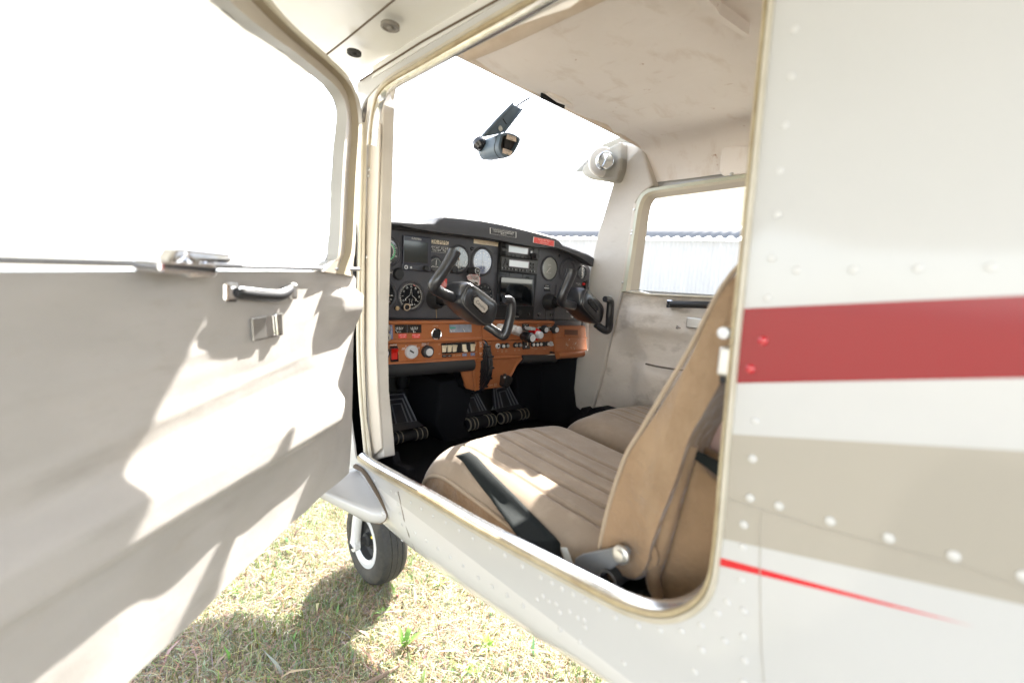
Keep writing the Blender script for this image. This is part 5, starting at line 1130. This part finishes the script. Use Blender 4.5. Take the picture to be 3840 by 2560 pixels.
# ================================================================== control yokes
def yoke(label, face, lgrip, rgrip, hx, shaft, emblem, base):
    t = thing('control_yoke', label, 'control yoke', base, 'pair of control yokes')
    P = [PX(A(*p), hx) for p in face]; c = sum(P, Vector())/len(P)
    def rg(k, x): return [Vector((x, c.y+(p.y-c.y)*k, c.z+(p.z-c.z)*k)) for p in P]
    Pn = resample(smoothpath(P, 5, True)+[P[0]], 41)[:-1]; P = Pn
    hub = loft('hub', [rg(.72, hx+.092), rg(.98, hx+.085), rg(1.07, hx+.062), rg(1.11, hx+.036), rg(1.09, hx+.010), rg(1.03, hx+.001), rg(1.0, hx-.0005)], yokem, t, closed=True, caps=True, autos=45)
    loft('face_pad', [rg(.985, hx+.0005), rg(.965, hx-.004), rg(.93, hx-.0055), rg(.6, hx-.008)], yokem, hub, closed=True, caps=True, autos=50)
    tube('face_rim', rg(.985, hx-.002)+[rg(.985, hx-.002)[0]], .0013, mat('worn_rim', (.10, .095, .09), .4), hub, 6, cap=False)
    for path, tip in ((lgrip, 0), (rgrip, 1)):
        pts = [PX(A(u, v), x) for u, v, x, r in path]; tube('grip', pts, [r for *_, r in path], yokem, t, 14, smooth=5)
    tube('shaft', [Vector((XP+.02, shaft.y, shaft.z)), Vector((hx+.08, shaft.y, shaft.z))], .0135, blackr, t, 16)
    em = [PX(A(*p), hx-.0085) for p in emblem[0]]; eb = plate('badge_frame', em, XN*.0035, blacks, hub, .001)
    if emblem[1]:
        ec = sum(em, Vector())/len(em); inn = [ec+(p-ec)*.80 for p in em]; plate('badge', [p+XN*.0037 for p in inn], XN*.0012, mat('badge_silver', (.60, .56, .50), .3, .5), eb)
        rr = (em[3]-em[2]).normalized(); n_ = XN; uu = n_.cross(rr) if n_.cross(rr).z > 0 else rr.cross(n_)
        text('lettering', 'Cessna', .0125, ec+XN*.0052, print_k, eb, r=rr, u=uu, off=.0004)
    else:
        ec = sum(em, Vector())/len(em); plate('badge_recess', [ec+(p-ec)*.7+XN*.0036 for p in em], XN*.0005, blackm, eb)
    return t, hub
shL = PX(A(610, 832), XP); shR = PX(A(1715, 866), XP)
y1, hub1 = yoke('left control yoke turned clockwise with a silver badge on its hub', [(872, 838), (900, 745), (935, 697), (975, 705), (1180, 858), (1205, 900), (1198, 985), (1166, 1068), (1130, 1088), (1070, 1072), (890, 912)],
      [(792, 372, .885, .0165), (768, 430, .885, .0150), (700, 545, .888, .0140), (625, 650, .893, .0145), (592, 700, .90, .0145), (608, 740, .908, .0140), (680, 785, .918, .0135), (770, 825, .93, .0135)],
      [(1285, 842, .885, .0095), (1330, 848, .885, .0115), (1352, 880, .885, .0120), (1348, 980, .887, .0130), (1318, 1110, .89, .0130), (1285, 1190, .893, .0135), (1250, 1190, .90, .0125), (1180, 1145, .91, .0120), (1100, 1090, .925, .0120)], .900, shL,
      ([(960, 845), (970, 808), (1005, 800), (1125, 905), (1128, 945), (1092, 990), (1065, 985), (965, 885)], 1), (.9, shL.y, -.13))
y2, hub2 = yoke('right control yoke turned clockwise with an empty badge recess', [(2048, 868), (2062, 800), (2082, 752), (2108, 762), (2215, 868), (2250, 930), (2247, 990), (2228, 1060), (2200, 1072), (2150, 1030), (2056, 925)],
      [(1948, 548, .885, .0165), (1935, 600, .887, .0155), (1885, 720, .893, .0150), (1845, 815, .90, .0150), (1850, 868, .907, .0145), (1895, 890, .915, .0135), (1960, 905, .93, .0135)],
      [(2270, 840, .885, .0100), (2310, 845, .885, .0115), (2325, 880, .886, .0125), (2318, 1000, .888, .0135), (2312, 1100, .892, .0135), (2295, 1145, .896, .0135), (2255, 1138, .903, .0125), (2180, 1085, .92, .0120)], .905, shR,
      ([(2100, 860), (2108, 838), (2128, 833), (2205, 915), (2212, 955), (2195, 972), (2180, 965), (2105, 885)], 0), (.9, shR.y, -.13))
lathe('grip_button', [(.004, 0), (.004, .008), (.0065, .009), (.0065, .011), (.0002, .0115)], PX(A(2315, 838), .885), (0, 0, 1), steel, y2, 12)

# ================================================================== seats
def cushion(name, y0, y1, par, seams, xf=.805, xb=.31, bulge=0):
    nu, nv = 64, 96; ztop = lambda x: -.338-.055*max(0, (.70-x)/.4)*.6; rows = []
    for i in range(nu+1):
        x = xf+(xb-xf)*i/nu; row = []
        for j in range(nv+1):
            y = y0+(y1-y0)*j/nv; z = ztop(x); df = xf-x; dl = abs(y-y0); dr = abs(y-y1)
            def rnd(d, r, k): return -r*k*(1-math.sqrt(max(0, 1-(1-min(1, d/r))**2)))
            z += rnd(df, .09, .75)+rnd(dl, .055, .9)+rnd(dr, .045, .8)
            z += .012*math.sin(math.pi*min(1, max(0, (y-y0)/(y1-y0))))
            for s in seams:
                ys = y0+(y1-y0)*s+.010*math.sin((x-.3)*5); z -= .0075*math.exp(-((y-ys)/.0035)**2)*sstep(xf-.005, xf-.06, x); z += .0022*math.exp(-((y-ys)/.02)**2)
            row.append((x, y, z))
        rows.append(row)
    o = loft(name, rows, velour, par, closed=False)
    edge = [rows[k][0] for k in range(nu, -1, -2)]+[rows[0][k] for k in range(0, nv+1, 3)]+[rows[k][nv] for k in range(0, nu+1, 2)]
    cy = (y0+y1)/2
    low = [Vector((p[0]+(-.018 if p[0] > xf-.01 else 0), cy+(p[1]-cy)*.985, -.475)) for p in edge]; mid = [Vector((p[0]+(.006 if p[0] > xf-.01 else 0), cy+(p[1]-cy)*1.02, p[2]-.045)) for p in edge]
    loft('cushion_side', [edge, mid, low], velour2, o, closed=False)
    tube('piping', [Vector(p)+Vector((0, 0, .001)) for p in edge], .0045, piping, o, 8, cap=True)
    for s in seams:
        P = [(rows[i][0][0], y0+(y1-y0)*s+.010*math.sin((rows[i][0][0]-.3)*5), 0) for i in range(4, nu+1, 2)]
        tube('seam_stitch', [Vector((p[0], p[1], np.interp(p[1], [q[1] for q in reversed(rows[4+2*k])], [q[2] for q in reversed(rows[4+2*k])])+.0002)) for k, p in enumerate(P)], .0011, velourdark, o, 5)
    return o, rows
_b = zf(2100, 900, 825/519)
def prof_px(pts): return [(q.x, q.z) for q in (PY(_b(*p), -.533) for p in pts)]
FR = [(.345, -.42)]+prof_px(((95, 720), (102, 685), (112, 640), (150, 520), (190, 450), (250, 350), (310, 250), (350, 170), (405, 80)))
FR += [(FR[-1][0]-.045, FR[-1][1]+.055), (FR[-1][0]-.085, FR[-1][1]+.105), (FR[-1][0]-.118, FR[-1][1]+.140), (FR[-1][0]-.145, FR[-1][1]+.150)]
BK = [(.000, .165), (.020, .11), (.075, .035)]+prof_px(((430, 250), (385, 330), (340, 410), (300, 480), (275, 560), (245, 640), (215, 720), (200, 780), (172, 808), (130, 800)))
def backrest(name, y0, y1, par):
    prof = FR+BK; P = smoothpath([(x, 0, z) for x, z in prof], 4, True); c = sum(P, Vector())/len(P); n = len(P); rings = []
    nv = 40
    for j in range(nv+1):
        q = j/nv; y = y0+(y1-y0)*q; ed = min(q, 1-q)*abs(y1-y0); k = 1-.20*(1-min(1, ed/.022))**2.2
        ring = []
        for p in P:
            fwd = .012*math.sin(math.pi*q) if p.x > c.x else 0
            g = 0
            d = Vector((p.x-c.x, 0, p.z-c.z)); m_ = 1-(1-k)*min(1, .05/max(.02, d.length)); ring.append(Vector((c.x+d.x*m_-fwd*.6, y, c.z+d.z*m_)))
        rings.append(ring)
    o = loft(name, rings, velour2, par, closed=True, caps=True, autos=60)
    yl = y0-.004 if y1 < y0 else y0
    for k, seq in (('front', FR),):
        tube('piping', [Vector((x, y0-.003, z)) for x, z in seq], .0034, piping, o, 8, smooth=3)
    return o
s1 = thing('aircraft_seat', 'near tan velour pilot seat with the black belt across its cushion', 'seat', (.5, -.72, -.50), 'tan velour cabin seats')
c1, R1 = cushion('cushion', -.525, -.915, s1, (.17, .29, .41, .53, .66))
b1 = backrest('backrest', -.53, -.905, s1)
s2 = thing('aircraft_seat', 'far tan velour passenger seat half hidden behind the pilot seat', 'seat', (.5, -1.17, -.50), 'tan velour cabin seats')
c2, R2 = cushion('cushion', -.965, -1.355, s2, (.34, .46, .58, .71, .83)); b2 = backrest('backrest', -.975, -1.35, s2)
for s_, ya in ((s1, -.60), (s2, -1.05)):
    for dy in (0, -.24): box('seat_rail', (.52, ya+dy, -.488), (.5, .03, .02), dark, s_, .002)
    box('seat_frame', (.55, ya-.12, -.468), (.44, .33, .02), dark, s_, .003)
# hinge plate, recline tube, rear cover of the pilot seat
hp = plate('hinge_plate', [PY(E6(*p), -.518) for p in ((440, 1095), (445, 1035), (485, 1008), (600, 982), (735, 955), (775, 957), (798, 985), (795, 1015), (770, 1042), (700, 1090), (590, 1167), (500, 1140))], (0, -.006, 0), greyplate, s1, .0015)
lathe('hinge_bolt', [(.0125, 0), (.0125, .004), (.0105, .0055), (.0075, .0055), (.0075, .009), (.0003, .0095)], PY(E6(752, 1005), -.518), (0, 1, 0), steel, hp, 20)
lathe('recline_tube', [(.0145, -.10), (.0145, .012), (.0120, .012), (.0115, -.02), (.0003, -.02)], PY(E6(690, 1158), -.525), (0, 1, 0), [dark, steel, dark, dark], s1, 24, mids=[0, 1, 2, 3])
lathe('pivot_boss', [(.022, -.02), (.022, .006), (.014, .008), (.013, .0), (.0003, .0)], PY(E6(905, 985), -.545), (0, 1, 0), [velour2, velour2, brownd, brownd], s1, 20, mids=[0, 0, 2, 3])
rc = [(1185, 285), (1222, 300), (1218, 372), (1300, 470), (1400, 545), (1400, 900), (1380, 1150), (1250, 1330), (1040, 1345), (1000, 1290), (950, 1190), (948, 1120), (1000, 990), (1045, 810), (1105, 560), (1165, 380)]
rcv = plate('rear_cover', [PY(E6(*p), -.56) for p in rc], (0, -.30, 0), velour2, s1, .012)
tube('cover_piping', [PY(E6(*p), -.553) for p in ((1205, 285), (1170, 380), (1112, 560), (1050, 810), (1005, 990), (962, 1120), (960, 1190), (990, 1290))], [.010, .011, .012, .011, .010, .010, .010, .008], velour2, rcv, 10, smooth=3)
plate('rear_pocket', [PY(E6(*p), -.60) for p in ((1195, 268), (1260, 225), (1330, 110), (1420, -20), (1420, 400), (1240, 292))], (0, -.20, 0), pink, s1, .004)
tube('pocket_hem', [PY(E6(*p), -.592) for p in ((1190, 280), (1250, 300), (1320, 340), (1400, 385))], .006, velour2, s1, 8)
# lap belt lying across the pilot cushion and the shoulder strap behind it
def cz(x, y):
    xs_ = [r[0][0] for r in R1]; i = min(range(len(xs_)), key=lambda k: abs(xs_[k]-x)); r = R1[i]; return float(np.interp(y, [q[1] for q in reversed(r)], [q[2] for q in reversed(r)]))
def lapbelt():
    Lp = [(1330, 285), (1410, 350), (1500, 478), (1610, 620), (1720, 770), (1830, 920), (1930, 1060), (1985, 1150)]
    Rp = [(1465, 248), (1540, 300), (1640, 410), (1760, 530), (1900, 665), (2060, 830), (2220, 990), (2340, 1120)]
    t = thing('seat_belt', 'black webbing lap belt lying on the pilot seat cushion', 'seat belt', (.5, -.56, -.36)); rows = []
    for a, b in zip(Lp, Rp):
        row = []
        for k in range(7):
            q = k/6; px = L5(a[0]+(b[0]-a[0])*q, a[1]+(b[1]-a[1])*q); z = -.34
            for _ in range(12):
                p = PZ(px, z); z = .5*z+.5*(cz(p.x, min(-.53, p.y))+.004+.003*math.sin(math.pi*q))
            row.append(PZ(px, z))
        rows.append(row)
    R_ = []
    for i in range(len(rows)-1):
        for s in range(4): R_.append([rows[i][k].lerp(rows[i+1][k], s/4) for k in range(7)])
    R_.append(rows[-1])
    last = R_[-1]
    R_.append([p+Vector((-.035, -.006, -.030)) for p in last]); R_.append([p+Vector((-.055, -.030, -.070)) for p in last])
    o = loft('webbing', R_, belt, t, closed=False); md = o.modifiers.new('s', 'SOLIDIFY'); md.thickness = .0035; md.offset = 0
    V = [PY(E6(*p), -.512) for p in ((352, 962), (388, 965), (432, 1080), (432, 1100), (400, 1095))]; plate('care_label', V, (0, -.002, 0), mat('label_cloth', (.62, .62, .58), .8), t)
lapbelt()
ss = thing('shoulder_strap', 'short black shoulder strap behind the pilot seat back', 'strap', PY(E6(1300, 480), -.56))
plate('webbing', [PY(E6(*p), -.553) for p in ((1222, 322), (1300, 360), (1420, 418), (1420, 520), (1370, 495), (1290, 430), (1212, 378))], (0, -.004, 0), belt, ss, .001)

# ================================================================== rudder pedals
def pedal(label, quad, bar, xo):
    P = [PX(B(*p), xo) for p in quad]                      # tl, tr, br, bl
    t = thing('rudder_pedal', label, 'pedal', (xo, (P[2].y+P[3].y)/2, min(p.z for p in P)-.04), 'black rudder pedals with ribbed foot bars')
    P = [p+Vector((.045 if i < 2 else 0, 0, 0)) for i, p in enumerate(P)]
    o = plate('pedal_plate', P, (.008, 0, 0), mat('pedal_black', (.020, .020, .025), .35), t, .002)
    c = (P[0]+P[1])/2; up_ = (P[3]+P[2])/2-c
    for k in range(3):
        a = .04+.16*k; w_ = .92-.28*k; tl = P[0].lerp(P[1], .5-w_/2*.9); tr = P[0].lerp(P[1], .5+w_/2*.9); bl = P[3].lerp(P[2], .5-w_/2); br = P[3].lerp(P[2], .5+w_/2)
        tl, tr = tl.lerp(bl, a), tr.lerp(br, a)
        tube('raised_rib', [q+XN*.0015 for q in (bl, tl, tr, br)], .0026, mat('rib_grey', (.16, .16, .17), .4), o, 6)
    Q = [PX(B(*p), xo-.02) for p in bar]; a, b = (Q[0]+Q[3])/2, (Q[1]+Q[2])/2; r = (Q[0]-Q[3]).length/2
    f = tube('foot_bar', [a, a.lerp(b, .03), a.lerp(b, .97), b], [r*.75, r, r, r*.75], blackr, t, 14)
    for q in (.02, .16, .28, .68, .82, .96): tube('bar_rib', [a.lerp(b, q-.012), a.lerp(b, q+.012)], r*1.06, mat('rib_worn', (.42, .38, .30), .45), f, 14)
    plate('pedal_heel', [P[3], P[2], b+Vector((.01, 0, r)), a+Vector((.01, 0, r))], (.006, 0, 0), mat('pedal_black', (0, 0, 0)), t)
    return t
pedal('left rudder pedal with worn ribs, beside the front door post', ((138, 890), (378, 865), (432, 1115), (118, 1160)), ((152, 1245), (512, 1182), (522, 1278), (170, 1350)), 1.27)
pedal('middle rudder pedal under the brown pedestal', ((912, 850), (1080, 828), (1112, 1010), (888, 1045)), ((890, 1110), (1170, 1072), (1186, 1140), (940, 1200)), 1.27)
pedal('rightmost rudder pedal below the fuel valve knob', ((1235, 790), (1385, 745), (1425, 950), (1188, 1000)), ((1225, 1055), (1490, 1008), (1510, 1075), (1260, 1135)), 1.27)

# ================================================================== compass
def compass():
    xf = .925; fc = [(515, 650), (520, 610), (560, 582), (640, 588), (700, 615), (740, 652), (722, 705), (695, 760), (650, 825), (600, 853), (555, 848), (515, 800), (497, 730)]
    P = resample(smoothpath([PX(G5(*p), xf) for p in fc], 4, True), 49)[:-1]; c = sum(P, Vector())/len(P)
    t = thing('compass', 'blue grey magnetic compass hanging in the windshield', 'compass', c+Vector((.03, 0, -.05)))
    def rg(k, x): return [Vector((x, c.y+(p.y-c.y)*k, c.z+(p.z-c.z)*k)) for p in P]
    b = loft('body', [rg(.30, xf+.098), rg(.80, xf+.090), rg(.97, xf+.060), rg(1.0, xf+.02), rg(1.0, xf), rg(.80, xf-.001), rg(.78, xf+.012)], compassm, t, closed=True, autos=40)
    mesh('card', rg(.78, xf+.011), [list(range(48))], mat('card_dark', (.05, .04, .036), .4), b)
    tube('body_seam', rg(1.005, xf+.016)+[rg(1.005, xf+.016)[0]], .0009, blackm, b, 5)
    def lab(pts, s1_, s2_):
        Q = [PX(G5(*p), xf-.0005) for p in pts]; l = plate('correction_card', Q, XN*.001, mat('card_cream', (.62, .52, .44), .7), b); rr = (Q[1]-Q[0]).normalized(); uu = (Q[0]-Q[3]).normalized(); cc = sum(Q, Vector())/4
        text('lettering', s1_, .0055, cc+uu*.003, print_k, l, r=rr, u=uu, off=.0013, sx=.9); text('lettering', s2_, .0035, cc-uu*.0045, print_k, l, r=rr, u=uu, off=.0013)
    lab(((592, 598), (690, 632), (692, 685), (582, 650)), 'N 30 60 E', 'STEER'); lab(((545, 752), (650, 788), (628, 838), (540, 805)), 'S 210 240', 'STEER')
    box('lubber_block', PX(G5(585, 715), xf+.004), (.008, .018, .026), blackm, b, .001)
    arm = [(655, 262), (760, 320), (745, 350), (615, 500), (560, 578), (520, 590), (330, 628), (335, 605), (500, 420)]
    a = plate('mounting_arm', [PX(G5(*p), .945) for p in arm], (.014, 0, 0), compassm, t, .002)
    tube('arm_flange', [PX(G5(*p), .943) for p in ((655, 264), (500, 425), (333, 612))], .004, compassm, a, 8)
    tube('arm_flange', [PX(G5(*p), .943) for p in ((757, 322), (620, 500), (562, 575))], .003, compassm, a, 8)
    lathe('arm_screw', [(.007, 0), (.007, .003), (.005, .004), (.0002, .0045)], PX(G5(512, 540), .945), XN, [compassm, MATS['grey_print'], MATS['grey_print']], a, 16, mids=[0, 1, 1])
    plate('arm_slot', [PX(G5(*p), .9445) for p in ((540, 430), (552, 428), (590, 490), (580, 492))], XN*.0006, blackm, a)
    ball = PX(G5(290, 705), 1.0); lathe('light_housing', [(.004, -.016), (.015, -.012), (.020, .0), (.016, .012), (.004, .018)], ball, (.5, .3, .8), blacks, t, 18)
    tube('wire', [PX(G5(705, 290), .945), PX(G5(735, 262), .93), PX(G5(790, 228), .91), PX(G5(850, 195), .905)], .0022, blackm, t, 6, smooth=3)
compass()

# ================================================================== lift everything so that the grass is at height 0
for o in TOPS:
    if o.type == 'EMPTY': o.location.z += H; continue
    if o.parent is None and o.type == 'MESH': o.location.z += H
for me in bpy.data.meshes:
    if me.users == 0: bpy.data.meshes.remove(me)
